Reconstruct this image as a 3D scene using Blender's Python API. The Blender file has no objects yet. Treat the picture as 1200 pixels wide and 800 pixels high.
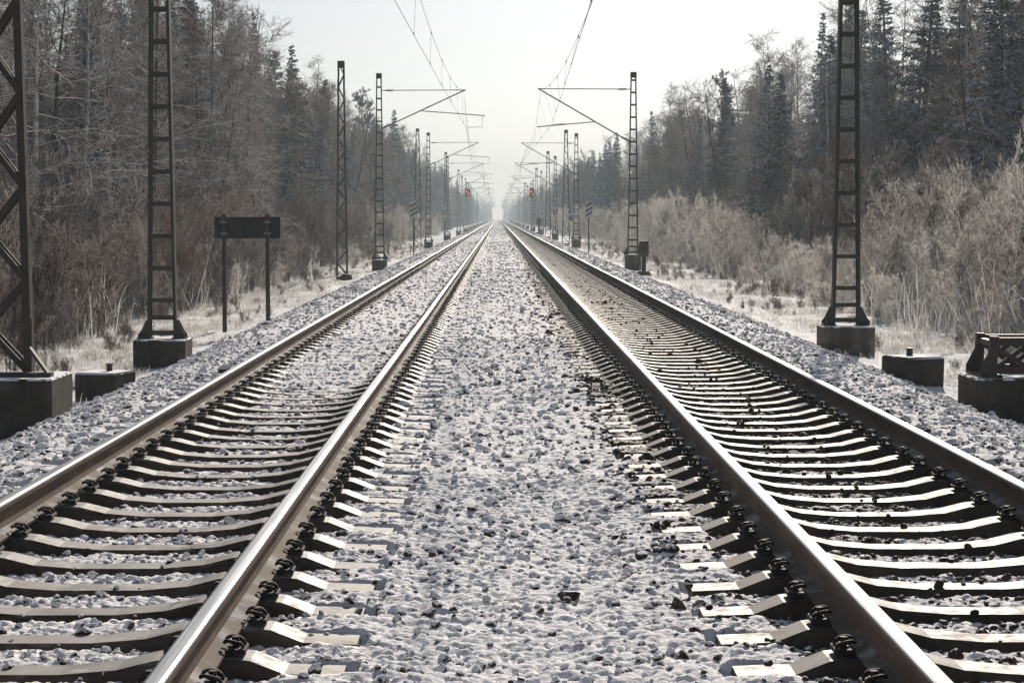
import bpy, math, random
import numpy as np
from mathutils import Vector
random.seed(7)
RNG = np.random.default_rng(7)
R = math.radians
sc = bpy.context.scene
C = sc.collection

# ------------------------------------------------------------------ camera
F = 2440.0                       # focal length in photograph pixels (1200 wide)
CAMZ = 1.486                     # eye height over the rail tops (z = 0 is rail top)
cam = bpy.data.cameras.new('camera')
cam.sensor_width = 36; cam.lens = F/1200*36
cam.clip_start = 0.1; cam.clip_end = 6000
co = bpy.data.objects.new('camera', cam); C.objects.link(co)
co.location = (0, 0, CAMZ)
co.rotation_euler = (R(90-3.40), 0, R(-0.394))
sc.camera = co

# ------------------------------------------------------------------ light
SUN_AZ, SUN_EL = 10.5, 26.0      # degrees right of the line, and above the horizon
world = bpy.data.worlds.new('World'); sc.world = world
world.use_nodes = True
wn = world.node_tree.nodes; wl = world.node_tree.links
bg = wn['Background']; bg.inputs['Strength'].default_value = 0.05
sky = wn.new('ShaderNodeTexSky'); sky.sky_type = 'NISHITA'; sky.sun_disc = False
sky.sun_elevation = R(SUN_EL); sky.sun_rotation = R(SUN_AZ)
sky.air_density = 1.0; sky.dust_density = 1.2; sky.ozone_density = 1.5
hs = wn.new('ShaderNodeHueSaturation'); hs.inputs['Saturation'].default_value = 0.5
wl.new(sky.outputs[0], hs.inputs['Color']); tn = wn.new('ShaderNodeMix'); tn.data_type = 'RGBA'; tn.blend_type = 'MULTIPLY'; tn.inputs[0].default_value = 1; tn.inputs[7].default_value = (0.93, 0.99, 1.10, 1)
wl.new(hs.outputs[0], tn.inputs[6]); wl.new(tn.outputs[2], bg.inputs[0])
sl = bpy.data.lights.new('sun', 'SUN'); sl.energy = 5.0; sl.angle = R(0.6); sl.color = (1.0, 0.90, 0.77)
so = bpy.data.objects.new('sun', sl); C.objects.link(so)
d = Vector((math.sin(R(SUN_AZ))*math.cos(R(SUN_EL)), math.cos(R(SUN_AZ))*math.cos(R(SUN_EL)), math.sin(R(SUN_EL))))
so.rotation_euler = d.to_track_quat('Z', 'Y').to_euler()
so.location = (20, 60, 40)
sc.view_settings.view_transform = 'Standard'; sc.view_settings.look = 'None'
sc.view_settings.exposure = 0.22; sc.view_settings.gamma = 1; sc.view_settings.use_curve_mapping = False
sc.cycles.volume_bounces = 1
sc.cycles.max_bounces = 6
sc.cycles.transparent_max_bounces = 4

# ------------------------------------------------------------------ helpers
class MB:
    """collects faces, links them as one mesh object"""
    def __init__(s): s.v = []; s.f = []; s.m = []
    def add(s, vs, fs, mi=0):
        b = len(s.v); s.v += [tuple(p) for p in vs]
        s.f += [tuple(b+i for i in f) for f in fs]; s.m += [mi]*len(fs)
    def hexa(s, bot, top, mi=0):
        n = len(bot)
        s.add(list(bot)+list(top), [tuple(range(n))[::-1], tuple(range(n, 2*n))]+[(i, (i+1) % n, n+(i+1) % n, n+i) for i in range(n)], mi)
    def box(s, x0, x1, y0, y1, z0, z1, mi=0, bev=0.0):
        if bev <= 0:
            s.hexa([(x0,y0,z0),(x1,y0,z0),(x1,y1,z0),(x0,y1,z0)], [(x0,y0,z1),(x1,y0,z1),(x1,y1,z1),(x0,y1,z1)], mi); return
        b = bev
        def oc(z, i):
            return [(x0+i+b,y0+i,z),(x1-i-b,y0+i,z),(x1-i,y0+i+b,z),(x1-i,y1-i-b,z),(x1-i-b,y1-i,z),(x0+i+b,y1-i,z),(x0+i,y1-i-b,z),(x0+i,y0+i+b,z)]
        vs = oc(z0, 0)+oc(z1-b, 0)+oc(z1, b*0.8); n = 8
        fs = [tuple(range(n))[::-1], tuple(range(16, 24))]
        for l in (0, 8):
            fs += [(l+i, l+(i+1) % n, l+8+(i+1) % n, l+8+i) for i in range(n)]
        s.add(vs, fs, mi)
    def bar(s, p, q, w, d=None, mi=0, up=(0,0,1)):
        d = d or w; p = Vector(p); q = Vector(q); a = (q-p).normalized(); u = Vector(up)
        if abs(a.dot(u)) > 0.99: u = Vector((0,1,0))
        r = a.cross(u).normalized(); t = r.cross(a).normalized()
        o = [r*(-w/2)+t*(-d/2), r*(w/2)+t*(-d/2), r*(w/2)+t*(d/2), r*(-w/2)+t*(d/2)]
        s.hexa([p+k for k in o], [q+k for k in o], mi)
    def tube(s, pts, r, n=6, mi=0):
        pts = [Vector(p) for p in pts]; rings = []
        rr = r if isinstance(r, (list, tuple)) else [r]*len(pts)
        for i, p in enumerate(pts):
            a = (pts[min(i+1, len(pts)-1)]-pts[max(i-1, 0)]).normalized()
            u = Vector((0,0,1)) if abs(a.z) < 0.95 else Vector((1,0,0))
            x = a.cross(u).normalized(); y = x.cross(a).normalized()
            rings += [p+(x*math.cos(k*2*math.pi/n)+y*math.sin(k*2*math.pi/n))*rr[i] for k in range(n)]
        fs = []
        for i in range(len(pts)-1):
            for k in range(n):
                fs.append((i*n+k, i*n+(k+1) % n, (i+1)*n+(k+1) % n, (i+1)*n+k))
        fs += [tuple(range(n))[::-1], tuple((len(pts)-1)*n+k for k in range(n))]
        s.add(rings, fs, mi)
    def mesh(s, name, mats, smooth=False):
        me = bpy.data.meshes.new(name); me.from_pydata(s.v, [], s.f)
        for m in (mats if isinstance(mats, (list, tuple)) else [mats]): me.materials.append(m)
        me.polygons.foreach_set('material_index', s.m)
        if smooth: me.polygons.foreach_set('use_smooth', [True]*len(s.f))
        me.update(); return me
    def build(s, name, mats, parent=None, smooth=False):
        return link(name, s.mesh(name, mats, smooth), parent)

def link(name, me, parent=None):
    o = bpy.data.objects.new(name, me); C.objects.link(o)
    if parent is not None: o.parent = parent
    return o

def np_mesh(name, V, T, mats, smooth=False, quads=False):
    """fast mesh from numpy vertices and triangles or quads"""
    k = 4 if quads else 3
    me = bpy.data.meshes.new(name)
    me.vertices.add(len(V)); me.vertices.foreach_set('co', np.ascontiguousarray(V, dtype=np.float32).ravel())
    me.loops.add(len(T)*k); me.loops.foreach_set('vertex_index', np.ascontiguousarray(T, dtype=np.int32).ravel())
    me.polygons.add(len(T)); me.polygons.foreach_set('loop_start', np.arange(0, len(T)*k, k, dtype=np.int32))
    if smooth: me.polygons.foreach_set('use_smooth', np.ones(len(T), dtype=bool))
    for m in (mats if isinstance(mats, (list, tuple)) else [mats]): me.materials.append(m)
    me.update(calc_edges=True); return me

def tag(o, label=None, cat=None, group=None, kind=None):
    if label: o['label'] = label
    if cat: o['category'] = cat
    if group: o['group'] = group
    if kind: o['kind'] = kind
    return o

def empty(name, loc=(0,0,0), rz=0):
    o = bpy.data.objects.new(name, None); C.objects.link(o)
    o.location = loc; o.rotation_euler = (0,0,rz); o.empty_display_size = 0.3
    return o

def kids(o): return [c for c in list(C.objects) if c.parent == o]
TREE_KIDS = {}
def copy_tree(root, loc, rz=0.0, scale=None, lean=(0,0)):
    c = root.copy(); C.objects.link(c); c.location = loc
    c.rotation_euler = (lean[0], lean[1], rz)
    if scale is not None: c.scale = scale if isinstance(scale, (tuple, list)) else (scale,)*3
    for ch, subs in TREE_KIDS[root.name]:
        k = ch.copy(); C.objects.link(k); k.parent = c
        for sb in subs:
            g = sb.copy(); C.objects.link(g); g.parent = k
    return c
def remember(root):
    ks = kids(root); TREE_KIDS[root.name] = [(k, kids(k)) for k in ks]; return root

# ------------------------------------------------------------------ materials
def mat(name, rough=0.8, metal=0.0, spec=0.5):
    m = bpy.data.materials.new(name); m.use_nodes = True
    b = m.node_tree.nodes['Principled BSDF']
    b.inputs['Roughness'].default_value = rough; b.inputs['Metallic'].default_value = metal
    b.inputs['Specular IOR Level'].default_value = spec
    return m, m.node_tree.nodes, m.node_tree.links, b
def noise(n, l, scale, detail=4, vec=None, rough=0.6):
    t = n.new('ShaderNodeTexNoise'); t.inputs['Scale'].default_value = scale; t.inputs['Detail'].default_value = detail
    t.inputs['Roughness'].default_value = rough
    if vec is not None: l.new(vec, t.inputs['Vector'])
    return t.outputs['Fac']
def ramp(n, l, fac, stops):
    r = n.new('ShaderNodeValToRGB'); e = r.color_ramp.elements
    while len(e) < len(stops): e.new(0.5)
    for i, (p, c) in enumerate(stops):
        e[i].position = p; e[i].color = (c, c, c, 1) if isinstance(c, (int, float)) else (*c, 1)
    l.new(fac, r.inputs[0]); return r.outputs[0]
def mix(n, l, fac, a, b):
    m = n.new('ShaderNodeMix'); m.data_type = 'RGBA'
    for sock, v in ((m.inputs[0], fac), (m.inputs[6], a), (m.inputs[7], b)):
        if isinstance(v, (int, float)): sock.default_value = v if sock.type == "VALUE" else (v, v, v, 1)
        elif isinstance(v, tuple): sock.default_value = (*v, 1)
        else: l.new(v, sock)
    return m.outputs[2]
def mth(n, l, op, a, b=None, c=None, clamp=False):
    m = n.new('ShaderNodeMath'); m.operation = op; m.use_clamp = clamp
    for i, v in enumerate((a, b, c)):
        if v is None: continue
        if isinstance(v, (int, float)): m.inputs[i].default_value = v
        else: l.new(v, m.inputs[i])
    return m.outputs[0]
def geo(n):
    g = n.new('ShaderNodeNewGeometry'); return g
def sep(n, l, v):
    s = n.new('ShaderNodeSeparateXYZ'); l.new(v, s.inputs[0]); return s.outputs
def bump(n, l, b, h, strength=0.5, dist=0.01):
    k = n.new('ShaderNodeBump'); k.inputs['Strength'].default_value = strength; k.inputs['Distance'].default_value = dist
    l.new(h, k.inputs['Height']); l.new(k.outputs[0], b.inputs['Normal'])
def objvec(n):
    return n.new('ShaderNodeTexCoord').outputs['Object']

def m_steel(name, col, rust, amount=0.5, rough=0.55):
    m, n, l, b = mat(name, rough, 0.0, 0.3)
    v = objvec(n); f = noise(n, l, 5, 6, v)
    l.new(mix(n, l, ramp(n, l, f, [(0.35, 0), (0.7, amount)]), col, rust), b.inputs['Base Color'])
    bump(n, l, b, noise(n, l, 60, 3, v), 0.25, 0.003)
    return m
M_GREEN = m_steel('weathered_green_steel', (0.026, 0.03, 0.02), (0.045, 0.03, 0.02), 0.6)
M_BROWNSTEEL = m_steel('rusty_brown_steel', (0.022, 0.015, 0.011), (0.06, 0.032, 0.018), 0.6)
M_DARK = m_steel('dark_painted_metal', (0.012, 0.009, 0.01), (0.03, 0.018, 0.014), 0.6, 0.75)
M_GREYSTEEL = m_steel('galvanised_grey_steel', (0.16, 0.17, 0.17), (0.1, 0.08, 0.06), 0.5, 0.4)
M_TUBE = m_steel('aluminium_bracket_tube', (0.28, 0.28, 0.27), (0.12, 0.1, 0.08), 0.5, 0.35)
M_WIRE = m_steel('copper_wire', (0.07, 0.06, 0.055), (0.05, 0.07, 0.06), 0.5, 0.5)
M_INS = m_steel('brown_porcelain', (0.12, 0.05, 0.03), (0.06, 0.03, 0.02), 0.5, 0.25)

def m_concrete(k_=1.0):
    m, n, l, b = mat('weathered_concrete', 0.9, 0, 0.15)
    v = objvec(n); f = noise(n, l, 3, 8, v)
    c = ramp(n, l, f, [(0.3, (0.016*k_, 0.011*k_, 0.009*k_)), (0.55, (0.036*k_, 0.029*k_, 0.024*k_)), (0.78, (0.085*k_, 0.075*k_, 0.065*k_))])
    mp = n.new('ShaderNodeMapping'); mp.inputs['Scale'].default_value = (9, 9, 0.8); l.new(v, mp.inputs[0])
    s = ramp(n, l, noise(n, l, 1.5, 5, mp.outputs[0]), [(0.45, 0), (0.7, 0.75)])
    c = mix(n, l, s, c, (0.05, 0.04, 0.03))
    g = geo(n); nz = sep(n, l, g.outputs['Normal'])[2]
    k = mth(n, l, 'ADD', nz, mth(n, l, 'MULTIPLY', mth(n, l, 'SUBTRACT', noise(n, l, 5, 4, v), 0.5), 1.2))
    c = mix(n, l, ramp(n, l, k, [(0.62, 0), (0.72, 1)]), c, (0.82, 0.84, 0.88))
    l.new(c, b.inputs['Base Color'])
    bump(n, l, b, noise(n, l, 45, 6, v), 0.6, 0.006)
    return m
M_CONC = m_concrete(); M_CONC2 = m_concrete(3.2)

def m_sleeper():
    m, n, l, b = mat('sleeper_concrete', 0.5, 0, 0.24)
    g = geo(n); v = g.outputs['Position']; f = noise(n, l, 5, 7, v)
    oi = n.new('ShaderNodeObjectInfo')
    c = ramp(n, l, f, [(0.3, (0.025, 0.016, 0.010)), (0.5, (0.055, 0.040, 0.028)), (0.7, (0.10, 0.080, 0.062))])
    tint = ramp(n, l, oi.outputs['Random'], [(0, (0.55, 0.47, 0.40)), (0.3, (0.9, 0.85, 0.78)), (1, (1.1, 1.08, 1.03))])
    mm = n.new('ShaderNodeMix'); mm.data_type = 'RGBA'; mm.blend_type = 'MULTIPLY'; mm.inputs[0].default_value = 1
    l.new(c, mm.inputs[6]); l.new(tint, mm.inputs[7]); c = mm.outputs[2]
    spots = ramp(n, l, noise(n, l, 26, 7, v, 0.75), [(0.52, 0), (0.66, 0.75)])
    c = mix(n, l, spots, c, (0.07, 0.06, 0.05))
    frost = ramp(n, l, noise(n, l, 9, 5, v), [(0.50, 0), (0.66, 0.6)])
    nz = sep(n, l, g.outputs['Normal'])[2]
    frost = mth(n, l, 'MULTIPLY', frost, ramp(n, l, nz, [(0.6, 0), (0.9, 1)]))
    lit_film = mth(n, l, 'MULTIPLY', ramp(n, l, nz, [(0.75, 0), (0.95, 1)]), ramp(n, l, noise(n, l, 3, 5, v), [(0.3, 0.12), (0.7, 0.5)]))  # thin frost tone, also painting lit tops paler against the shaded fronts
    px_ = sep(n, l, v)[0]; rt = ramp(n, l, mth(n, l, 'MULTIPLY_ADD', px_, 0.1, 0.5), [(0.50, 1.0), (0.60, 0.22)])
    frost = mth(n, l, 'MULTIPLY', mth(n, l, 'MAXIMUM', frost, lit_film), rt)  # frost patches joined with the painted light on the tops
    c = mix(n, l, frost, c, (0.62, 0.61, 0.60))
    l.new(c, b.inputs['Base Color'])
    l.new(ramp(n, l, noise(n, l, 14, 4, v), [(0.3, 0.46), (0.7, 0.72)]), b.inputs['Roughness'])
    bump(n, l, b, noise(n, l, 90, 5, v), 0.35, 0.003)
    return m
M_SLEEPER = m_sleeper()

def m_rail_top():
    m, n, l, b = mat('polished_rail_head', 0.3, 1.0)
    g = geo(n); mp = n.new('ShaderNodeMapping'); mp.inputs['Scale'].default_value = (90, 0.6, 90); l.new(g.outputs['Position'], mp.inputs[0])
    f = noise(n, l, 1.0, 5, mp.outputs[0])
    l.new(ramp(n, l, f, [(0.3, (0.34, 0.34, 0.34)), (0.7, (0.55, 0.54, 0.53))]), b.inputs['Base Color'])
    l.new(ramp(n, l, f, [(0.3, 0.24), (0.7, 0.38)]), b.inputs['Roughness'])
    return m
M_RTOP = m_rail_top()
def m_rail_side():
    m, n, l, b = mat('rusty_rail_side', 0.6, 0.0, 0.35)
    g = geo(n); mp = n.new('ShaderNodeMapping'); mp.inputs['Scale'].default_value = (8, 1.3, 8); l.new(g.outputs['Position'], mp.inputs[0])
    f = noise(n, l, 1.6, 7, mp.outputs[0])
    c = ramp(n, l, f, [(0.25, (0.032, 0.016, 0.009)), (0.5, (0.085, 0.045, 0.024)), (0.75, (0.17, 0.098, 0.055))])
    l.new(c, b.inputs['Base Color'])
    bump(n, l, b, noise(n, l, 120, 4, g.outputs['Position']), 0.3, 0.002)
    return m
M_RSIDE = m_rail_side()
def m_rail_foot():
    m, n, l, b = mat('frosted_rail_foot', 0.85, 0.0, 0.15)
    g = geo(n); v = g.outputs['Position']
    c = ramp(n, l, noise(n, l, 3.5, 6, v), [(0.35, (0.12, 0.085, 0.06)), (0.5, (0.13, 0.11, 0.095)), (0.7, (0.42, 0.43, 0.46))])
    l.new(c, b.inputs['Base Color']); bump(n, l, b, noise(n, l, 60, 4, v), 0.5, 0.004)
    return m
M_RFOOT = m_rail_foot()

def m_ballast(name, stone=False):
    """dark crushed stone; snow lies where a face looks up, less of it on the right-hand track bed"""
    m, n, l, b = mat(name, 0.75, 0, 0.12)
    g = geo(n); P = g.outputs['Position']; x, y, z = sep(n, l, P)
    nz = sep(n, l, g.outputs['Normal'])[2]
    s = ramp(n, l, noise(n, l, 22, 3, P), [(0.3, (0.02, 0.014, 0.011)), (0.5, (0.052, 0.037, 0.027)), (0.75, (0.13, 0.093, 0.064))])
    # cover over x (metres from the camera's line) : 0..1 ramp from -8 to 8
    xr = mth(n, l, 'MULTIPLY_ADD', x, 1/16.0, 0.5)
    def at(v): return (v+8)/16
    cov = ramp(n, l, xr, [(at(0.55), 1.0), (at(0.95), 0.2), (at(3.2), 0.05), (at(3.55), 0.95)])
    far = n.new('ShaderNodeMapRange'); l.new(y, far.inputs[0]); far.inputs[1].default_value = 7; far.inputs[2].default_value = 16
    cov = mix(n, l, far.outputs[0], mix(n, l, 0.45, cov, 1.0), cov)
    # the left bed near the rail feet is a bit barer too
    patch = mth(n, l, 'MULTIPLY', mth(n, l, 'SUBTRACT', noise(n, l, 1.1, 4, P), 0.5), 0.7)
    fine = mth(n, l, 'MULTIPLY', mth(n, l, 'SUBTRACT', noise(n, l, 30, 5, P), 0.5), 1.1 if stone else 1.5)
    k = mth(n, l, 'ADD', mth(n, l, 'ADD', nz, fine), mth(n, l, 'ADD', patch, mth(n, l, 'MULTIPLY_ADD', cov, 1.25, -0.5)))
    lo = 0.84 if stone else 0.70
    fac = ramp(n, l, mth(n, l, 'MULTIPLY', k, 0.5), [(lo/2, 0), (lo/2+0.07, 1)])
    snow = ramp(n, l, noise(n, l, 60, 3, P), [(0.3, (0.74, 0.73, 0.76)), (0.7, (0.88, 0.87, 0.89))])
    l.new(mix(n, l, fac, s, snow), b.inputs['Base Color'])
    l.new(mix(n, l, fac, 0.75, 0.85), b.inputs['Roughness'])
    h = mth(n, l, 'ADD', noise(n, l, 70, 5, P), mth(n, l, 'MULTIPLY', noise(n, l, 16, 3, P), 2.0))
    bump(n, l, b, h, 0.55, 0.012)
    return m
M_BALLAST = m_ballast('snowy_ballast')
M_STONE = m_ballast('snow_dusted_stone', True)

def m_ground():
    m, n, l, b = mat('frosted_ground', 0.9, 0, 0.2)
    g = geo(n); P = g.outputs['Position']
    a = ramp(n, l, noise(n, l, 0.7, 8, P, 0.7), [(0.32, (0.16, 0.13, 0.09)), (0.42, (0.5, 0.48, 0.44)), (0.5, (0.8, 0.82, 0.86))])
    f = ramp(n, l, noise(n, l, 14, 6, P, 0.7), [(0.36, (0.2, 0.17, 0.12)), (0.55, (0.8, 0.81, 0.85))])
    c = mix(n, l, 0.55, a, f)
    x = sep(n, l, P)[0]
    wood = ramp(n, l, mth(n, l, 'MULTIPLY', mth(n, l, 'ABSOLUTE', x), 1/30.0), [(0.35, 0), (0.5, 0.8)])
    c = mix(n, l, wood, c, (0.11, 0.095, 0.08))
    l.new(c, b.inputs['Base Color']); bump(n, l, b, noise(n, l, 25, 7, P), 0.8, 0.03)
    return m
M_GROUND = m_ground()

def m_plant(name, bark, frost, lo, hi, tr=0.0, sc_=3.0, up=0.35):
    m, n, l, b = mat(name, 0.6 if tr > 0.4 else 0.8, 0, 0.4 if tr > 0.4 else 0.2)
    g = geo(n); P = g.outputs['Position']; nz = sep(n, l, g.outputs['Normal'])[2]
    oi = n.new('ShaderNodeObjectInfo')
    k = mth(n, l, 'ADD', noise(n, l, sc_, 6, P, 0.7), mth(n, l, 'MULTIPLY', nz, up))
    k = mth(n, l, 'ADD', k, mth(n, l, 'MULTIPLY', mth(n, l, 'SUBTRACT', oi.outputs['Random'], 0.5), 0.22))
    c = mix(n, l, ramp(n, l, k, [(lo, 0), (hi, 1)]), bark, frost)
    l.new(c, b.inputs['Base Color'])
    if tr > 0:
        t = n.new('ShaderNodeBsdfTranslucent'); l.new(c, t.inputs[0])
        s = n.new('ShaderNodeMixShader'); s.inputs[0].default_value = tr
        l.new(b.outputs[0], s.inputs[1]); l.new(t.outputs[0], s.inputs[2])
        l.new(s.outputs[0], n['Material Output'].inputs[0])
    return m
M_BARK = m_plant('dark_bark', (0.05, 0.042, 0.036), (0.3, 0.3, 0.31), 0.62, 0.9)
M_BIRCH = m_plant('pale_birch_bark', (0.2, 0.185, 0.17), (0.62, 0.61, 0.61), 0.4, 0.55, sc_=6)
M_TWIG = m_plant('frosted_twigs', (0.085, 0.05, 0.037), (0.8, 0.73, 0.68), 0.48, 0.62, 0.4, 2.0)
M_TWIGRED = m_plant('reddish_frosted_twigs', (0.12, 0.055, 0.036), (0.62, 0.52, 0.46), 0.48, 0.68, 0.3, 2.0)
M_BUSHTWIG = m_plant('hoar_frosted_twigs', (0.18, 0.137, 0.11), (0.95, 0.935, 0.915), 0.31, 0.46, 0.75, 9.0)
M_NEEDLE = m_plant('dark_spruce_needles', (0.015, 0.025, 0.021), (0.55, 0.60, 0.68), 0.60, 0.86, 0.1, 2.2, 0.5)
M_PINE = m_plant('pine_needles', (0.035, 0.042, 0.025), (0.3, 0.32, 0.32), 0.55, 0.95, 0.1, 2.2, 0.4)
M_GRASS = m_plant('frosted_straw', (0.30, 0.24, 0.17), (0.88, 0.88, 0.88), 0.28, 0.5, 0.35, 3.0)

def m_flat(name, col, rough=0.6, emit=None, es=0):
    m, n, l, b = mat(name, rough)
    v = objvec(n); f = noise(n, l, 12, 5, v)
    l.new(mix(n, l, ramp(n, l, f, [(0.4, 0), (0.75, 0.35)]), col, tuple(c*0.5 for c in col)), b.inputs['Base Color'])
    if emit:
        b.inputs['Emission Color'].default_value = (*emit, 1); b.inputs['Emission Strength'].default_value = es
    return m
M_BOARDWHITE = m_flat('white_board_paint', (0.5, 0.5, 0.5))
M_BLACKPAINT = m_flat('black_paint', (0.015, 0.015, 0.017))
M_PLATE = m_flat('number_plate_white', (0.55, 0.57, 0.62))
M_INK = m_flat('dark_blue_ink', (0.03, 0.035, 0.08))
M_RED = m_flat('red_signal_lamp', (0.6, 0.03, 0.02), 0.3, (1.0, 0.09, 0.04), 4.0)

# ------------------------------------------------------------------ terrain
MID = 0.162; TL = MID-2.025; TR = MID+2.025; G = 0.7525
def lattice(ix, iy, seed):
    h = (ix.astype(np.int64)*374761393 + iy.astype(np.int64)*668265263 + seed*1274126177) & 0x7fffffff
    h = (h ^ (h >> 13))*1103515245 & 0x7fffffff
    h = (h ^ (h >> 11))*12345677 & 0x7fffffff
    return ((h ^ (h >> 15)) & 0xffff)/65535.0
def vnoise(x, y, seed):
    ix = np.floor(x); iy = np.floor(y); fx = x-ix; fy = y-iy
    fx = fx*fx*(3-2*fx); fy = fy*fy*(3-2*fy)
    a = lattice(ix, iy, seed); b = lattice(ix+1, iy, seed); c = lattice(ix, iy+1, seed); e = lattice(ix+1, iy+1, seed)
    return (a*(1-fx)+b*fx)*(1-fy)+(c*(1-fx)+e*fx)*fy - 0.5
def domes(x, y, cell, seed):
    """lumps: one irregular stone-sized dome per cell, the highest wins"""
    gx = x/cell; gy = y/cell; ix = np.floor(gx); iy = np.floor(gy); out = np.full(x.shape, -1.0)
    for dx in (-1, 0, 1):
        for dy in (-1, 0, 1):
            cx = ix+dx; cy = iy+dy
            px = cx+0.15+0.7*lattice(cx, cy, seed); py = cy+0.15+0.7*lattice(cx, cy, seed+1)
            r = 0.55+0.5*lattice(cx, cy, seed+2); h = lattice(cx, cy, seed+3)
            ang = lattice(cx, cy, seed+4)*3.14; ca = np.cos(ang); sa = np.sin(ang)
            ux = (gx-px)*ca+(gy-py)*sa; uy = (-(gx-px)*sa+(gy-py)*ca)*1.35
            tilt = (lattice(cx, cy, seed+5)-0.5)*0.9
            d2 = (ux*ux+uy*uy)/(r*r)
            out = np.maximum(out, (1-d2)*0.62+h*0.55+tilt*ux)
    return out*cell
def smooth(a, b, v):
    t = np.clip((v-a)/(b-a), 0, 1); return t*t*(3-2*t)
SLEEP0 = 6.1; SLP = 0.6
def profile(x, y):
    """ballast and formation height, metres below the rail tops"""
    u = np.abs(x-MID); left = x < MID
    zc = np.interp(u, [0, 0.5, 0.9, 1.3, 2.0, 2.8, 3.3, 3.75, 4.1, 5.3, 5.9, 7.5, 10, 14, 30, 60],
                   [-0.25, -0.245, -0.235, -0.268, -0.268, -0.268, -0.25, -0.235, -0.31, -0.90, -0.98, -1.04, -1.18, -1.2, -1.2, -1.2])
    zr = np.interp(u, [0, 0.5, 0.9, 1.3, 2.0, 2.8, 3.3, 3.75, 4.1, 5.3, 5.9, 7.5, 10, 14, 30, 60],
                   [-0.25, -0.245, -0.24, -0.272, -0.275, -0.272, -0.25, -0.235, -0.30, -0.72, -0.80, -0.84, -0.98, -0.8, -0.6, -0.6])
    z = np.where(left, zc, zr)
    # left bed fills up with snow further on
    inl = smooth(0.66, 0.52, np.abs(x-TL))*smooth(17, 25, y)
    z = z+inl*0.062
    outl = smooth(0.95, 1.1, (TL-x))*smooth(1.7, 1.4, (TL-x))*smooth(8, 13, y)
    z = z+outl*0.035
    outr = smooth(0.95, 1.1, (x-TR))*smooth(1.7, 1.4, (x-TR))*smooth(10, 16, y)
    z = z+outr*0.03
    return z
def on_sleeper(x, y, pad=0.0):
    ph = np.mod(y-SLEEP0+SLP/2, SLP)-SLP/2
    return ((np.abs(x-TL) < 1.31+pad) | (np.abs(x-TR) < 1.31+pad)) & (np.abs(ph) < 0.125+pad)
def height(x, y, amp=1.0):
    z = profile(x, y)
    rough = 0.5*vnoise(x*0.6, y*0.6, 3)*0.10+vnoise(x*2.2, y*2.2, 5)*0.045
    u = np.abs(x-MID); bedf = smooth(3.0, 3.8, u)+smooth(1.0, 0.6, u)
    z = z+rough*(0.35+0.65*np.clip(bedf, 0, 1))
    lump = domes(x, y, 0.050, 11)*0.42+domes(x+7.3, y+2.1, 0.024, 31)*0.36+vnoise(x*14, y*14, 41)*0.02
    z = z+(lump-0.02)*amp
    # keep the sleepers free
    ph = np.abs(np.mod(y-SLEEP0+SLP/2, SLP)-SLP/2)
    foot = ((np.abs(x-TL) < 1.33) | (np.abs(x-TR) < 1.33)) & (ph < 0.13)
    cover = (np.abs(x-TL) < 0.62) & (y > 21)
    z = np.where(foot & ~cover & (y < 80), np.minimum(z, -0.285), z)
    # keep rail feet free
    rail = np.minimum(np.abs(np.abs(x-TL)-G), np.abs(np.abs(x-TR)-G))
    z = np.where(rail < 0.10, np.minimum(z, -0.185), z)
    return z
Vs = []; Qs = []; base = 0
zones = [(6.0, 14.0, -5.0, 5.0, 0.0125, 0.0125), (14.0, 30.0, -6.6, 6.6, 0.022, 0.024), (30.0, 70.0, -6.6, 6.6, 0.045, 0.055),
         (70.0, 200.0, -6.6, 6.6, 0.09, 0.22), (200.0, 1300.0, -6.6, 6.6, 0.3, 2.2), (1.0, 6.0, -5.0, 5.0, 0.04, 0.04), (1.0, 14.0, 5.0, 6.6, 0.04, 0.04), (1.0, 14.0, -6.6, -5.0, 0.04, 0.04)]
for (y0, y1, x0, x1, sx, sy) in zones:
    nx = int(round((x1-x0)/sx))+1; ny = int(round((y1-y0)/sy))+1
    X, Y = np.meshgrid(np.linspace(x0, x1, nx), np.linspace(y0, y1, ny))
    jx = (RNG.random(X.shape)-0.5)*sx*0.5; jx[:, 0] = jx[:, -1] = 0
    X = X+jx
    Z = height(X, Y, 1.0 if y1 <= 200 else 0.7)
    Vs.append(np.stack([X.ravel(), Y.ravel(), Z.ravel()], 1))
    i = np.arange((ny-1)*nx).reshape(ny-1, nx)[:, :-1].ravel()+base
    Qs.append(np.stack([i, i+1, i+nx+1, i+nx], 1)); base += nx*ny
bal = link('snowy_ballast', np_mesh('snowy_ballast', np.concatenate(Vs), np.concatenate(Qs), M_BALLAST, True, True))
tag(bal, 'snow covered crushed stone ballast under and between the two tracks', 'ballast', kind='stuff')

# ground sheet to the horizon
xs = np.array([-900,-500,-250,-120,-60,-40]+list(np.arange(-30, -5.9, 0.75))+[-5.6,-5,-4.4,-3.5,-2,0,2,3.5,4.4,5,5.6]+list(np.arange(6, 30.1, 0.75))+[40,60,120,250,500,900], float)
ys = np.array(list(np.arange(-20, 120, 0.8))+list(np.arange(120, 300, 4))+list(np.arange(300, 1500, 30))+[1800, 2400, 3200], float)
X, Y = np.meshgrid(xs, ys)
u = np.abs(X-MID)
Z = profile(X, Y)+(vnoise(X*0.5, Y*0.5, 9)*0.22+vnoise(X*1.3, Y*1.3, 10)*0.16)*smooth(5.2, 7.0, u)-0.13*smooth(6.2, 5.0, u)
i = np.arange((len(ys)-1)*len(xs)).reshape(len(ys)-1, len(xs))[:, :-1].ravel(); nx = len(xs)
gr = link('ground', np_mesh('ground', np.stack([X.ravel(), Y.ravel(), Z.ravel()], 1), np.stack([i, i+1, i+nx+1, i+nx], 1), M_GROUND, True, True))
tag(gr, kind='structure')
def gz(x, y):
    return float(profile(np.array([x], float), np.array([y], float))[0])

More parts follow.
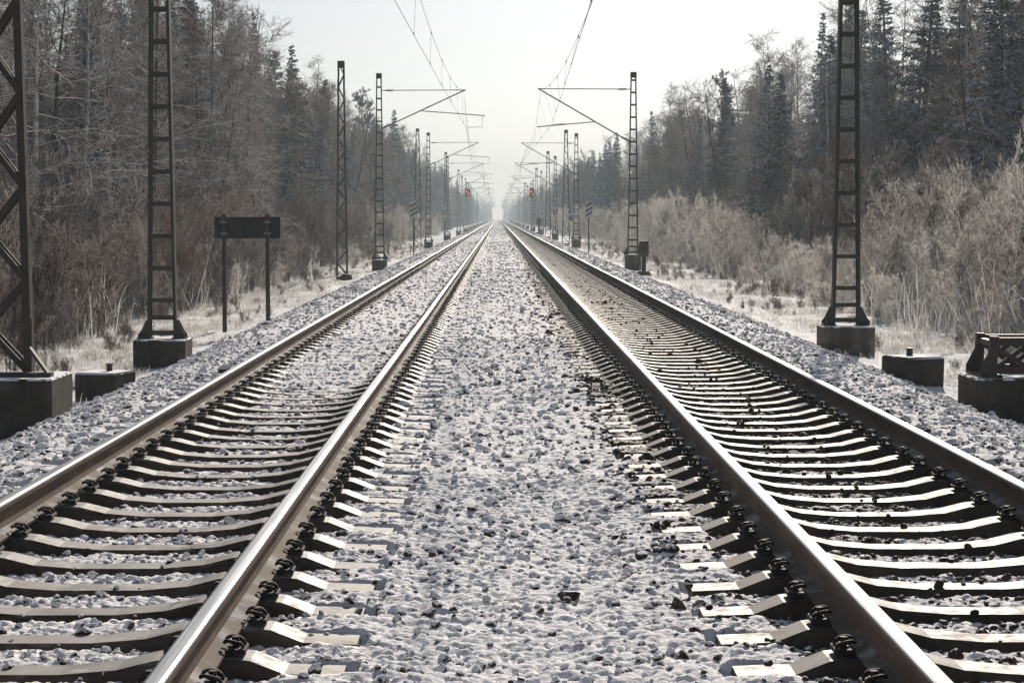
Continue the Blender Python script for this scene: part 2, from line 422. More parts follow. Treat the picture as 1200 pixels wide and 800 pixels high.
# ------------------------------------------------------------------ geometry-node scatter (only for stuff)
def scatter(name, pts, scales, rots, protos, label, cat, seed=0):
    col = bpy.data.collections.new(name+'_kinds')
    for p in protos: col.objects.link(p)
    me = bpy.data.meshes.new(name); me.vertices.add(len(pts))
    me.vertices.foreach_set('co', np.asarray(pts, dtype=np.float32).ravel())
    a = me.attributes.new('s', 'FLOAT_VECTOR', 'POINT'); a.data.foreach_set('vector', np.asarray(scales, dtype=np.float32).ravel())
    a = me.attributes.new('r', 'FLOAT_VECTOR', 'POINT'); a.data.foreach_set('vector', np.asarray(rots, dtype=np.float32).ravel())
    a = me.attributes.new('k', 'INT', 'POINT'); a.data.foreach_set('value', RNG.integers(0, len(protos), len(pts)).astype(np.int32))
    o = link(name, me)
    t = bpy.data.node_groups.new(name, 'GeometryNodeTree')
    t.interface.new_socket('Geometry', in_out='INPUT', socket_type='NodeSocketGeometry')
    t.interface.new_socket('Geometry', in_out='OUTPUT', socket_type='NodeSocketGeometry')
    n = t.nodes; l = t.links
    gi = n.new('NodeGroupInput'); go = n.new('NodeGroupOutput')
    iop = n.new('GeometryNodeInstanceOnPoints'); ci = n.new('GeometryNodeCollectionInfo')
    ci.inputs['Collection'].default_value = col; ci.inputs['Separate Children'].default_value = True; ci.inputs['Reset Children'].default_value = True
    def attr(nm, ty):
        q = n.new('GeometryNodeInputNamedAttribute'); q.data_type = ty; q.inputs['Name'].default_value = nm; return q.outputs['Attribute']
    l.new(gi.outputs[0], iop.inputs['Points']); l.new(ci.outputs[0], iop.inputs['Instance'])
    iop.inputs['Pick Instance'].default_value = True
    l.new(attr('k', 'INT'), iop.inputs['Instance Index'])
    l.new(attr('s', 'FLOAT_VECTOR'), iop.inputs['Scale'])
    er = n.new('FunctionNodeEulerToRotation'); l.new(attr('r', 'FLOAT_VECTOR'), er.inputs[0]); l.new(er.outputs[0], iop.inputs['Rotation'])
    l.new(iop.outputs[0], go.inputs[0])
    md = o.modifiers.new('scatter', 'NODES'); md.node_group = t
    tag(o, label, cat, kind='stuff'); return o

# stones
import bmesh
def rock(i, sub=2):
    r = random.Random(100+i); bm = bmesh.new(); bmesh.ops.create_icosphere(bm, subdivisions=sub, radius=1.0)
    planes = []
    for k in range(9):
        v = Vector((r.gauss(0,1), r.gauss(0,1), r.gauss(0,1))).normalized(); planes.append((v, r.uniform(0.42, 0.8)))
    for v in bm.verts:
        p = v.co.copy()
        for nrm, dd in planes:
            t = p.dot(nrm)
            if t > dd: p -= nrm*(t-dd)*0.92
        v.co = Vector((p.x*r.uniform(1.0,1.04), p.y*0.85, p.z*0.7))
    me = bpy.data.meshes.new('stone'); bm.to_mesh(me); bm.free(); me.materials.append(M_STONE)
    return bpy.data.objects.new('stone', me)
rocks = [rock(i) for i in range(8)]
def stones(y0, y1, xw, dens, size):
    n = int((y1-y0)*2*xw*dens)
    x = RNG.uniform(-xw, xw, n)+MID; y = RNG.uniform(y0, y1, n)
    u = np.abs(x-MID)
    bad = on_sleeper(x, y, 0.02) | (np.minimum(np.abs(np.abs(x-TL)-G), np.abs(np.abs(x-TR)-G)) < 0.115)
    inl = (np.abs(x-TL) < 0.66)
    keep = ~bad & (u < 5.4) & (RNG.random(n) < np.where(u < 1.0, 0.55, 1.0))
    x = x[keep]; y = y[keep]
    s = size*RNG.lognormal(0, 0.4, len(x))
    z = height(x, y)+s*RNG.uniform(-0.45, 0.25, len(x))
    return np.stack([x, y, z], 1), np.stack([s, s, s], 1)
P1, S1 = stones(6.3, 14, 4.6, 330, 0.020)
P2, S2 = stones(14, 30, 5.4, 250, 0.022)
P3, S3 = stones(30, 70, 5.4, 100, 0.026)
P4, S4 = stones(70, 150, 5.4, 50, 0.028)
P5, S5 = stones(150, 330, 5.4, 14, 0.036)
P7, S7 = stones(330, 700, 5.4, 4, 0.05)
P8, S8 = stones(700, 1250, 5.4, 1.2, 0.07)
def strays(n):
    k = RNG.integers(0, 90, n); q = RNG.random(n) < 0.6
    xx = np.where(RNG.random(n) < 0.5, TL, TR)+np.where(q, RNG.uniform(-0.5, 0.5, n), RNG.choice([-1, 1], n)*RNG.uniform(1.05, 1.3, n))
    yy = SLEEP0+k*SLP+RNG.choice([-1, 1], n)*RNG.uniform(0.02, 0.15, n); s_ = 0.017*RNG.lognormal(0, 0.4, n)
    return np.stack([xx, yy, np.full(n, -0.245)+s_*0.3], 1), np.stack([s_]*3, 1)
P6, S6 = strays(1500)
P = np.concatenate([P6, P1, P2, P3, P4, P5, P7, P8]); S = np.concatenate([S6, S1, S2, S3, S4, S5, S7, S8])
scatter('gravel', P, S, RNG.uniform(-0.7, 0.7, P.shape)+np.array([0, 0, 1])*RNG.uniform(0, 6.28, (len(P), 1)), rocks,
        'loose dark ballast stones with snow caps lying over the track bed', 'gravel')

# ------------------------------------------------------------------ tracks
prof = [(-0.075,-0.172),(0.075,-0.172),(0.075,-0.161),(0.045,-0.153),(0.014,-0.138),(0.0085,-0.115),(0.0085,-0.062),(0.014,-0.048),(0.034,-0.038),(0.036,-0.03),
        (0.036,-0.012),(0.032,-0.005),(0.022,-0.001),(0.0,0.0),(-0.022,-0.001),(-0.032,-0.005),(-0.036,-0.012),(-0.036,-0.03),(-0.034,-0.038),(-0.014,-0.048),
        (-0.0085,-0.062),(-0.0085,-0.115),(-0.014,-0.138),(-0.045,-0.153),(-0.075,-0.161)]
def rail_mesh(seed):
    mb = MB(); n = len(prof)
    ysr = list(np.arange(1.0, 60, 1.0))+list(np.arange(60, 300, 6))+list(np.arange(300, 1301, 50))
    vs = []; r = random.Random(seed); ph = r.uniform(0, 6)
    for y in ysr:
        dx = 0.0025*math.sin(y*0.21+ph)+0.0015*math.sin(y*0.53+ph*2)
        dz = 0.0015*math.sin(y*0.33+ph)
        vs += [(px+dx, y, pz+dz) for px, pz in prof]
    fs = []; ms = []
    for i in range(len(ysr)-1):
        for k in range(n):
            k2 = (k+1) % n
            fs.append((i*n+k, i*n+k2, (i+1)*n+k2, (i+1)*n+k))
            ms.append(0 if 10 <= k <= 15 else (2 if k in (2, 23, 3, 22) else 1))
    fs.append(tuple(range(n))[::-1]); ms.append(1)
    fs.append(tuple((len(ysr)-1)*n+k for k in range(n))); ms.append(1)
    mb.v = vs; mb.f = fs; mb.m = ms
    # weld collars every so often
    me = mb.mesh('rail', [M_RTOP, M_RSIDE, M_RFOOT], False)
    return me

def sleeper_mb():
    mb = MB()
    px = [-1.3,-1.06,-0.93,-0.865,-0.63,-0.56,-0.42,-0.2,0.2,0.42,0.56,0.63,0.865,0.93,1.06,1.3]
    pz = [-0.237,-0.228,-0.177,-0.170,-0.170,-0.177,-0.212,-0.232,-0.232,-0.212,-0.177,-0.170,-0.170,-0.177,-0.228,-0.237]
    vs = []
    for x, z in zip(px, pz):
        w = 0.085 if abs(x) < 0.3 else 0.098
        c = 0.012
        vs += [(x,-0.15,-0.40),(x,-w-c,z-c),(x,-w,z),(x,w,z),(x,w+c,z-c),(x,0.15,-0.40)]
    fs = []
    for i in range(len(px)-1):
        for k in range(6):
            k2 = (k+1) % 6; fs.append((i*6+k, (i+1)*6+k, (i+1)*6+k2, i*6+k2))
    fs += [tuple(range(6)), tuple((len(px)-1)*6+k for k in range(6))[::-1]]
    # slightly battered ends
    vs = [(x*(0.985 if (abs(x) > 1.25 and z > -0.3) else 1), y, z) for x, y, z in vs]
    mb.add(vs, fs)
    # cast date marks on the shoulder
    for s in (-1, 1):
        for k in range(5):
            x = s*(0.975+0.015*k); 
    return mb
sleeper_me = sleeper_mb().mesh('sleeper', M_SLEEPER)
def clip_mb(s):
    """tension clamp: two spring loops, screw head and guide plate, on the side s of the rail"""
    mb = MB()
    mb.box(0.078 if s > 0 else -0.155, 0.155 if s > 0 else -0.078, -0.07, 0.07, -0.172, -0.155, 0, 0.004)
    for q in (-1, 1):
        pts = []
        for k in range(9):
            a = k/8*math.pi
            pts.append((s*(0.108+0.036*math.cos(a)*1.0), q*(0.026+0.028*math.sin(a)), -0.151+0.016*math.sin(a)+0.008*(1-math.cos(a))))
        mb.tube(pts, 0.0075, 6)
    mb.tube([(s*0.112,0,-0.158),(s*0.112,0,-0.130)], 0.013, 6)
    mb.tube([(s*0.112,0,-0.146),(s*0.112,0,-0.138)], 0.022, 6)
    mb.tube([(s*0.112,0,-0.130),(s*0.112,0,-0.116)], 0.016, 6)
    return mb
clipR = clip_mb(1).mesh('rail_clip', M_DARK); clipL = clip_mb(-1).mesh('rail_clip', M_DARK)

def make_track(xc, label, seed, n_parts=100):
    t = empty('railway_track', (xc, 0, 0))
    tag(t, label, 'railway track', 'railway tracks')
    for s in (-1, 1):
        r = link('rail', rail_mesh(seed+s), t); r.location.x = s*G
    rr = random.Random(seed)
    for k in range(n_parts):
        o = link('sleeper', sleeper_me, t)
        o.location = (rr.uniform(-0.012, 0.012), SLEEP0+k*SLP+rr.uniform(-0.012, 0.012), -0.0125)
        o.rotation_euler.z = rr.uniform(-0.006, 0.006)
        for s in (-1, 1):
            for q, me in ((1, clipR), (-1, clipL)):
                c = link('rail_clip', me, o); c.location = (s*G, 0, 0.0145)
    # the rest of the sleepers
    src = MB()
    for v, f, m in ((sleeper_mb(), None, 0),): src.v = v.v; src.f = v.f
    for s in (-1, 1):
        for q in (-1, 1):
            src2 = MB(); xx = s*G+q*0.115
            src2.box(xx-0.04, xx+0.04, -0.06, 0.06, -0.172, -0.115)
            b = len(src.v); src.v = src.v+src2.v; src.f = src.f+[tuple(i+b for i in f) for f in src2.f]; src.m = []
    nf = len(sleeper_mb().f)
    V0 = np.array(src.v); mb = MB()
    for k in range(n_parts, 560):
        y = SLEEP0+k*SLP; b = len(V0)*(k-n_parts)
        mb.v += [(v[0], v[1]+y, v[2]-0.0125) for v in src.v]
        mb.f += [tuple(i+b for i in f) for f in src.f]
        mb.m += [0 if j < nf else 1 for j in range(len(src.f))]
    o = mb.build('sleeper_row', [M_SLEEPER, M_DARK], t); o['kind'] = 'stuff'
    return t
make_track(TL, 'left railway track with snow filled bed and tan lit rail sides', 3)
make_track(TR, 'right railway track with brown bare bed and bright glinting rail heads', 9)

# rail joint with bond cable on the left track's right rail is a part of that track: small cable clamp
# ------------------------------------------------------------------ masts
def foundation(mb, w, d, z0, z1, bev=0.09):
    """concrete block with cut-off upright corners"""
    x0, x1, y0, y1 = -w/2, w/2, -d/2, d/2; b = bev
    def oc(z, i=0):
        return [(x0+i+b,y0+i,z),(x1-i-b,y0+i,z),(x1-i,y0+i+b,z),(x1-i,y1-i-b,z),(x1-i-b,y1-i,z),(x0+i+b,y1-i,z),(x0+i,y1-i-b,z),(x0+i,y0+i+b,z)]
    n = 8; vs = oc(z0)+oc(z1-0.02)+oc(z1, 0.02)
    mb.add(vs, [tuple(range(n))[::-1], tuple(range(16, 24))]+[(l+i, l+(i+1) % n, l+8+(i+1) % n, l+8+i) for l in (0, 8) for i in range(n)])

def bracket(side, zt, zs, reach, reg_in, reg_out, cz, parent, drop=None, tip=None):
    """cantilever towards the track; side is +1 when it points to +x"""
    mb = MB(); s = side
    mb.tube([(s*0.12, 0, zt), (s*reach, 0, zt+0.02)], 0.022)
    mb.tube([(s*0.12, 0, zs), (s*(reach+0.05), 0, zt+0.03)], 0.032)
    f = (reg_in-0.12)/(reach-0.12); zr = zs+(zt-zs)*f
    mb.tube([(s*reg_in, 0, zr), (s*reg_out, 0, zr-0.22)], 0.024)
    drop = drop or reg_out-0.12; tip = tip or reg_out-0.8
    zd = zr-0.22*(drop-reg_in)/(reg_out-reg_in)
    mb.tube([(s*drop, 0, zd), (s*drop, 0, cz+0.04), (s*tip, 0, cz+0.015)], 0.014)
    mb.tube([(s*(reg_in+0.02), 0, zr), (s*(reg_in+0.4), 0, zr+0.26*0.9)], 0.008)
    arm = mb.build('bracket_arm', M_TUBE, parent)
    for (x, z, dx, dz) in ((0.3, zt, 0.35, 0), (0.22, zs+0.07, 0.28, (zt-zs)/(reach-0.12)*0.28)):
        ib = MB(); m = 5
        ib.tube([(s*x, 0, z), (s*(x+dx), 0, z+dz)], 0.03, 8)
        for k in range(m):
            g = (k+0.3)/m; ib.tube([(s*(x+dx*g), 0, z+dz*g), (s*(x+dx*(g+0.06)), 0, z+dz*(g+0.06))], 0.058, 8)
        ib.build('insulator', M_INS, arm)
    return arm

def ladder_mast(loc, side, H=9.0, base=0.45, label='', drop=None, tip=None, zt=7.3, zs=5.6, reach=3.95, reg_in=1.9, reg_out=4.8, cz=5.65, w0=0.47, fw=0.84, arm=True, zf=None, conc=None):
    """flat mast of two channels joined by battens, on a concrete block; loc.z is the ground"""
    t = empty('catenary_mast', loc); tag(t, label, 'mast', 'batten masts carrying the overhead line')
    mb = MB(); foundation(mb, fw, 0.95, -0.4, base); mb.build('foundation', conc or M_CONC, t)
    w1 = 0.24; z0 = base; z1 = H
    def hw(z): return (w0+(w1-w0)*(z-z0)/(z1-z0))/2
    for s in (-1, 1):
        mb = MB(); dp = 0.09; th = 0.012; fl = 0.05
        a = s*hw(z0); b = s*hw(z1)
        # channel: web outward, two flanges inward
        for (o0, o1, y0, y1) in ((0, th, -dp, dp), (th, fl, -dp, -dp+th), (th, fl, dp-th, dp)):
            mb.hexa([(a-s*o0, y0, z0), (a-s*o1, y0, z0), (a-s*o1, y1, z0), (a-s*o0, y1, z0)][::s],
                    [(b-s*o0, y0, z1), (b-s*o1, y0, z1), (b-s*o1, y1, z1), (b-s*o0, y1, z1)][::s])
        mb.build('mast_leg', M_GREEN, t)
        g = MB()
        for yy in (-dp-0.014, dp+0.002):
            x0 = a-s*0.05; q = [(x0, z0+0.02), (a+s*0.15, z0+0.02), (a+s*0.15, z0+0.07), (a+s*0.10, z0+0.13), (a+s*0.02, z0+0.30), (x0, z0+0.32)]
            g.hexa([(x, yy, z) for x, z in q], [(x, yy+0.012, z) for x, z in q])
        g.box(min(a-s*0.07, a+s*0.16), max(a-s*0.07, a+s*0.16), -0.16, 0.16, z0, z0+0.02)
        for bx in (0.11,):
            for by in (-0.13, 0.13): g.tube([(a+s*bx, by, z0+0.02), (a+s*bx, by, z0+0.09)], 0.016)
        g.build('gusset', M_GREEN, t)
    mb = MB(); zz = [z0+0.09, z0+0.34, z0+0.62]
    while zz[-1] < z1-0.75: zz.append(zz[-1]+0.52)
    for z in zz:
        for yy in (-0.091-0.010, 0.091):
            hwz = hw(z)-0.003
            mb.box(-hwz, hwz, yy, yy+0.010, z-0.035, z+0.035)
    mb.build('battens', M_GREEN, t)
    mb = MB(); mb.box(-hw(z1)-0.01, hw(z1)+0.01, -0.1, 0.1, z1-0.22, z1+0.02); mb.build('mast_cap', M_GREEN, t)
    if arm: bracket(side, zt-loc[2], zs-loc[2], reach, reg_in, reg_out, cz-loc[2], t, drop, tip)
    return t

def lattice_mast(loc, H, w0, w1, label, base=0.25, fw=0.55, step=1.0, th=0.05, mat_=None, group='lattice masts beside the line', stub=False, name='lattice_mast', lace=0.035, dep=1.0):
    mat_ = mat_ or M_GREEN
    t = empty(name, loc); tag(t, label, 'mast', group)
    mb = MB(); foundation(mb, fw, fw, -0.4, base, 0.05); mb.build('foundation', M_CONC, t)
    def hw(z): return (w0+(w1-w0)*(z-base)/(H-base))/2
    for sx in (-1, 1):
        for sy in (-1, 1):
            mb = MB(); a = hw(base); b = hw(H)
            mb.hexa([(sx*a-sx*th if sx > 0 else -a, sy*a*dep-(th if sy > 0 else 0), base), ((a if sx > 0 else -a+th), sy*a*dep-(th if sy > 0 else 0), base), ((a if sx > 0 else -a+th), sy*a*dep+(0 if sy > 0 else th), base), (sx*a-sx*th if sx > 0 else -a, sy*a*dep+(0 if sy > 0 else th), base)],
                    [(sx*b-sx*th if sx > 0 else -b, sy*b*dep-(th if sy > 0 else 0), H), ((b if sx > 0 else -b+th), sy*b*dep-(th if sy > 0 else 0), H), ((b if sx > 0 else -b+th), sy*b*dep+(0 if sy > 0 else th), H), (sx*b-sx*th if sx > 0 else -b, sy*b*dep+(0 if sy > 0 else th), H)])
            mb.build('mast_leg', mat_, t)
    mb = MB(); z = base+0.03; k = 0
    while z < H-0.3:
        z2 = min(z+step/2, H-0.05); a = hw(z)-th*0.4; b = hw(z2)-th*0.4; s = 1 if k % 2 == 0 else -1
        off = 0.012
        mb.bar((s*a, -hw(z)*dep-off, z), (-s*b, -hw(z2)*dep-off, z2), lace, 0.01, up=(0,1,0))
        mb.bar((s*a, hw(z)*dep+off, z), (-s*b, hw(z2)*dep+off, z2), lace, 0.01, up=(0,1,0))
        if dep == 1.0: mb.bar((-hw(z)-off, s*a*dep, z), (-hw(z2)-off, -s*b*dep, z2), 0.01, lace, up=(0,1,0))
        if dep == 1.0: mb.bar((hw(z)+off, s*a*dep, z), (hw(z2)+off, -s*b*dep, z2), 0.01, lace, up=(0,1,0))
        z = z2; k += 1
    mb.build('lattice_bars', mat_, t)
    mb = MB(); b = hw(H)+0.012; mb.box(-b, b, -b*dep-0.02, b*dep+0.02, H-0.25, H+0.02); mb.build('mast_cap', mat_, t)
    return t

ML = MID-5.60; MR = MID+5.60
left_y = [33.8, 96, 164, 226]+[290+64*i for i in range(13)]
right_y = [34.4, 88.8, 153, 209, 275]+[338+63*i for i in range(12)]
ordn = ['first', 'second', 'third', 'fourth', 'fifth', 'sixth', 'seventh', 'eighth', 'ninth', 'tenth', 'eleventh', 'twelfth', 'thirteenth', 'fourteenth', 'fifteenth', 'sixteenth', 'seventeenth']
lw = ['tall green batten mast on a concrete block right of the low dark block, left verge',
      'green batten mast with bracket arm, left verge behind the narrow lattice mast']
rw = ['tall green batten mast on a chamfered concrete block, right verge beside frosted reeds',
      'batten mast with bracket arm just behind the dark pedestal box, right verge',
      'batten mast with the small number plates, right verge beyond the three-stripe board']
rpt = {}
def place(y, side, i):
    nm = (lw if side > 0 else rw)
    lab = nm[i] if i < len(nm) else f"{ordn[i]} batten mast counting away from the viewer along the {'left' if side>0 else 'right'} verge"
    x = ML if side > 0 else MR
    if side > 0:
        gl = -0.93 if i == 0 else (-0.87 if i == 1 else -0.82)
        kw = dict(H=8.06-gl, zt=7.3, zs=5.55, reach=3.92, reg_in=1.9, reg_out=4.86, cz=5.6)
    else:
        gl = -0.75 if i == 0 else -0.5
        kw = dict(H=7.62-gl, zt=6.92, zs=4.68 if i else 5.5, reach=4.0, reg_in=1.62, reg_out=4.1, cz=5.42, drop=2.85, tip=3.45)
    if i <= 1:
        kw['base'] = 0.46 if i == 0 else 0.42
        kw['fw'] = 0.84 if i == 0 else 0.66
        if side < 0: kw['conc'] = M_CONC2
        t = ladder_mast((x, y, gl), side, label=lab, **kw)
        rpt[(side, i)] = remember(t); return t
    t = copy_tree(rpt[(side, 1)], (x, y, gl+(0.0 if side < 0 else 0.0))); t['label'] = lab
    return t
for i, y in enumerate(left_y): place(y, 1, i)
masts_r = [place(y, -1, i) for i, y in enumerate(right_y)]

# number plates on the third right-hand mast: a thing of their own hung on it
def text_mesh(body, size, m, name):
    cu = bpy.data.curves.new(name, 'FONT'); cu.body = body; cu.size = size; cu.extrude = 0.004; cu.align_x = 'CENTER'; cu.align_y = 'CENTER'; cu.offset = size*0.02
    o = bpy.data.objects.new(name, cu); C.objects.link(o)
    dg = bpy.context.evaluated_depsgraph_get(); dg.update()
    me = bpy.data.meshes.new_from_object(o.evaluated_get(dg)); me.name = name
    C.objects.unlink(o); bpy.data.objects.remove(o)
    me.materials.clear(); me.materials.append(m); return me
np_ = empty('number_plate', (MR-0.30, 152.86, 2.0)); tag(np_, 'small white kilometre plates with dark digits on the third right-hand mast', 'number plate')
pb = MB(); pb.box(-0.36, 0.30, 0, 0.012, -0.26, 0.30); pb.build('upper_plate', M_PLATE, np_)
pb = MB(); pb.box(-0.24, 0.10, 0, 0.012, -0.80, -0.27); pb.build('lower_plate', M_PLATE, np_)
for body, x, z in (('31', -0.03, 0.02), ('6', -0.07, -0.535)):
    o = link('digits', text_mesh(body, 0.62, M_INK, 'digits'), np_); o.rotation_euler = (R(90), 0, 0); o.location = (x, -0.006, z)

# lattice masts
big = lattice_mast((-5.50, 23.4, -0.88), 8.6, 0.56, 0.24, 'big brown lattice mast on a dark concrete block at the left picture edge', base=0.60, fw=1.2, step=1.04, th=0.085, mat_=M_BROWNSTEEL, lace=0.07, dep=0.30)
gm = MB()
gm.bar((0.26, -0.20, 0.95), (0.50, -0.26, 0.63), 0.06, 0.03); gm.bar((0.28, -0.16, 0.64), (0.29, -0.16, 1.25), 0.03, 0.03)
gm.box(-0.40, 0.54, -0.34, -0.16, 0.602, 0.65)
gm.build('gusset', M_BROWNSTEEL, big)
lat_l = [((-6.25, 83.7), 7.7, 0.46, 0.25, 'narrow lattice mast with a small block at its foot, before the second left batten mast'),
         ((-6.7, 175), 8.9, 0.62, 0.26, 'lattice mast rising just behind the three-stripe board, left verge'),
         ((-5.9, 238), 8.9, 0.5, 0.26, 'lattice mast just behind the two-stripe board, left verge'),
         ((-5.9, 345), 8.3, 0.5, 0.26, 'lattice mast shortly before the left red signal'),
         ((-5.9, 470), 8.3, 0.5, 0.26, 'hazy lattice mast beyond the left red signal, nearest of those beyond it'),
         ((-5.9, 600), 8.3, 0.5, 0.26, 'very faint lattice mast far down the left verge near the vanishing point')]
lat_r = [((5.5, 168), 8.5, 0.62, 0.26, 'lattice mast just beyond the number plates, right verge'),
         ((5.35, 222), 8.5, 0.62, 0.26, 'lattice mast beside the two-stripe board, right verge'),
         ((5.5, 296), 8.5, 0.6, 0.26, 'lattice mast just before the right red signal'),
         ((5.5, 417), 8.5, 0.6, 0.26, 'hazy lattice mast beyond the right red signal, nearest of those beyond it'),
         ((5.5, 545), 8.5, 0.6, 0.26, 'very faint lattice mast far down the right verge near the vanishing point')]
for (x, y), top, w0, w1, lab in lat_l+lat_r:
    g0 = gz(x, y)
    lattice_mast((x, y, g0), top-g0, w0, w1, lab, base=0.15, fw=0.6 if y > 100 else 0.45, step=1.0, th=0.055)
cb = MB(); cb.box(-0.22, 0.22, -0.2, 0.2, -0.1, 0.24, 0, 0.05)
o = cb.build('concrete_block', M_CONC); o.location = (-6.02, 82.9, gz(-6.0, 83)+0.0); tag(o, 'small dark snow-topped block at the foot of the narrow left lattice mast', 'concrete block')

# cut-off mast stump on the right edge
st = empty('mast_stump', (5.76, 22.9, -0.72)); tag(st, 'low rusty braced mast stump on a dark concrete block at the right picture edge', 'mast stump')
mb = MB(); foundation(mb, 1.15, 1.0, -0.4, 0.47, 0.05); mb.build('foundation', M_CONC, st)
mb = MB(); zb = 0.50
for yy in (-0.32, 0.32):
    mb.bar((-0.38, yy, zb+0.36), (0.38, yy, zb+0.36), 0.07, 0.09)
    mb.bar((-0.38, yy, zb+0.04), (0.38, yy, zb+0.04), 0.05, 0.06)
    mb.bar((-0.34, yy+0.02, zb+0.06), (0.0, yy+0.02, zb+0.32), 0.02, 0.05, up=(0,0,1)); mb.bar((-0.34, yy-0.03, zb+0.30), (0.0, yy-0.03, zb+0.08), 0.02, 0.05)
    mb.bar((0.0, yy+0.02, zb+0.06), (0.34, yy+0.02, zb+0.32), 0.02, 0.05); mb.bar((0.0, yy-0.03, zb+0.30), (0.34, yy-0.03, zb+0.08), 0.02, 0.05)
    for s in (-1, 1): mb.bar((s*0.38, yy, zb-0.03), (s*0.36, yy, zb+0.42), 0.09, 0.09)
for s in (-1, 1): mb.bar((s*0.36, -0.32, zb+0.34), (s*0.36, 0.32, zb+0.34), 0.06, 0.06)
mb.build('frame', M_BROWNSTEEL, st)
mb = MB()
for s in (-1, 1):
    for yy in (-0.34, 0.33):
        q = [(s*0.33, zb), (s*0.52, zb), (s*0.52, zb+0.07), (s*0.42, zb+0.26), (s*0.40, zb+0.36), (s*0.33, zb+0.36)]
        if s < 0: q = q[::-1]
        mb.hexa([(x, yy-0.03, z) for x, z in q], [(x, yy-0.014, z) for x, z in q])
    mb.box(min(s*0.28, s*0.5), max(s*0.28, s*0.5), -0.42, 0.42, zb-0.03, zb)
mb.build('gusset', M_BROWNSTEEL, st)

# low anchor blocks
def low_block(x, y, z0, h, w, d_, rz, label):
    t = empty('anchor_block', (x, y, z0), rz); tag(t, label, 'concrete block', 'low anchor blocks beside the track')
    mb = MB(); mb.hexa([(-w/2,-d_/2,-0.35),(w/2,-d_/2,-0.35),(w/2,d_/2,-0.35),(-w/2,d_/2,-0.35)], [(-w/2,-d_/2,h-0.025),(w/2,-d_/2,h-0.025),(w/2,d_/2,h-0.025),(-w/2,d_/2,h-0.025)])
    i = 0.025
    mb.v[4:] = mb.v[4:]
    mb.add([(-w/2,-d_/2,h-0.025),(w/2,-d_/2,h-0.025),(w/2,d_/2,h-0.025),(-w/2,d_/2,h-0.025),(-w/2+i,-d_/2+i,h),(w/2-i,-d_/2+i,h),(w/2-i,d_/2-i,h),(-w/2+i,d_/2-i,h)],
           [(4,5,6,7)]+[(k,(k+1)%4,4+(k+1)%4,4+k) for k in range(4)])
    # chipped look
    rr = random.Random(int(x*10)); mb.v = [(a+rr.uniform(-0.012,0.012), b+rr.uniform(-0.012,0.012), c) for a, b, c in mb.v]
    mb.build('block', M_CONC, t)
    mb = MB(); mb.tube([(0.02, 0.1, h-0.02), (0.02, 0.1, h+0.085)], [0.045, 0.04], 8); mb.tube([(0.02, 0.1, h+0.085), (0.02, 0.1, h+0.10)], [0.055, 0.05], 8)
    mb.build('anchor_bolt', M_BROWNSTEEL, t)
low_block(-5.27, 27.9, -0.93, 0.36, 0.60, 0.62, R(-14), 'low snow-topped concrete block with iron stub between the big lattice mast and batten mast')
low_block(5.50, 27.5, -0.72, 0.38, 0.56, 0.62, R(24), 'low snow-topped concrete block with iron stub left of the rusty mast stump')

# two-post board on the left
sb = empty('trackside_board', (-5.40, 44.7, gz(-5.4, 44.7))); tag(sb, 'dark horizontal board on two slim posts, seen from behind, left verge', 'sign board')
g0 = gz(-5.4, 44.7); zt = 1.50-g0
for x, q in ((-0.46, -0.12), (0.47, 0.05)):
    mb = MB(); mb.box(x-0.045, x+0.045, -0.05, 0.05, -0.3, zt+0.06, 0, 0.01); mb.build('post', M_BROWNSTEEL, sb)
mb = MB(); mb.box(-0.66, 0.74, 0.054, 0.075, zt-0.46, zt, 0, 0.006)
for x in (-0.655, -0.47, 0.03, 0.545, 0.73): mb.box(x-0.012, x+0.012, 0.02, 0.053, zt-0.45, zt-0.01)
mb.build('panel', M_DARK, sb)
mb = MB(); mb.box(-0.63, 0.71, 0.03, 0.05, zt-0.13, zt-0.09); mb.box(-0.63, 0.71, 0.03, 0.05, zt-0.37, zt-0.33); mb.build('panel_rail', M_DARK, sb)
for x in (-0.46, 0.47):
    for z in (zt-0.11, zt-0.35):
        mb = MB(); mb.box(x-0.075, x+0.075, -0.065, -0.052, z-0.022, z+0.022)
        for q in (-0.06, 0.06): mb.tube([(x+q, -0.085, z), (x+q, 0.03, z)], 0.013)
        mb.build('clamp', M_GREYSTEEL, sb)

# pedestal box on the right verge
g0 = -0.55
pbx = empty('pedestal_box', (5.40, 77, g0)); tag(pbx, 'small dark box on a short pedestal post before the second right mast', 'relay box')
mb = MB(); mb.box(-0.175, 0.175, -0.14, 0.14, 0.62, 1.12, 0, 0.03); mb.hexa([(-0.19,-0.155,1.12),(0.19,-0.155,1.12),(0.19,0.155,1.12),(-0.19,0.155,1.12)], [(-0.12,-0.12,1.17),(0.12,-0.12,1.17),(0.12,0.12,1.17),(-0.12,0.12,1.17)])
mb.build('box', M_BROWNSTEEL, pbx)
mb = MB(); mb.box(-0.15, 0.15, -0.155, -0.142, 0.66, 1.08); mb.box(0.09, 0.12, -0.175, -0.156, 0.84, 0.92); mb.build('door', M_BROWNSTEEL, pbx)
mb = MB(); mb.box(-0.08, 0.08, -0.08, 0.08, 0.0, 0.62, 0, 0.015); mb.build('post', M_BROWNSTEEL, pbx)
mb = MB(); mb.hexa([(-0.28,-0.25,-0.1),(0.28,-0.25,-0.1),(0.28,0.25,-0.1),(-0.28,0.25,-0.1)], [(-0.2,-0.2,0.06),(0.2,-0.2,0.06),(0.2,0.2,0.06),(-0.2,0.2,0.06)]); mb.build('foot', M_CONC, pbx)
# far pedestal box
t2 = remember(pbx); c = copy_tree(pbx, (5.3, 268, -0.5), scale=1.7); c['label'] = 'distant dark trackside cabinet at the foot of the fifth right mast'; c['group'] = 'trackside boxes'; pbx['group'] = 'trackside boxes'

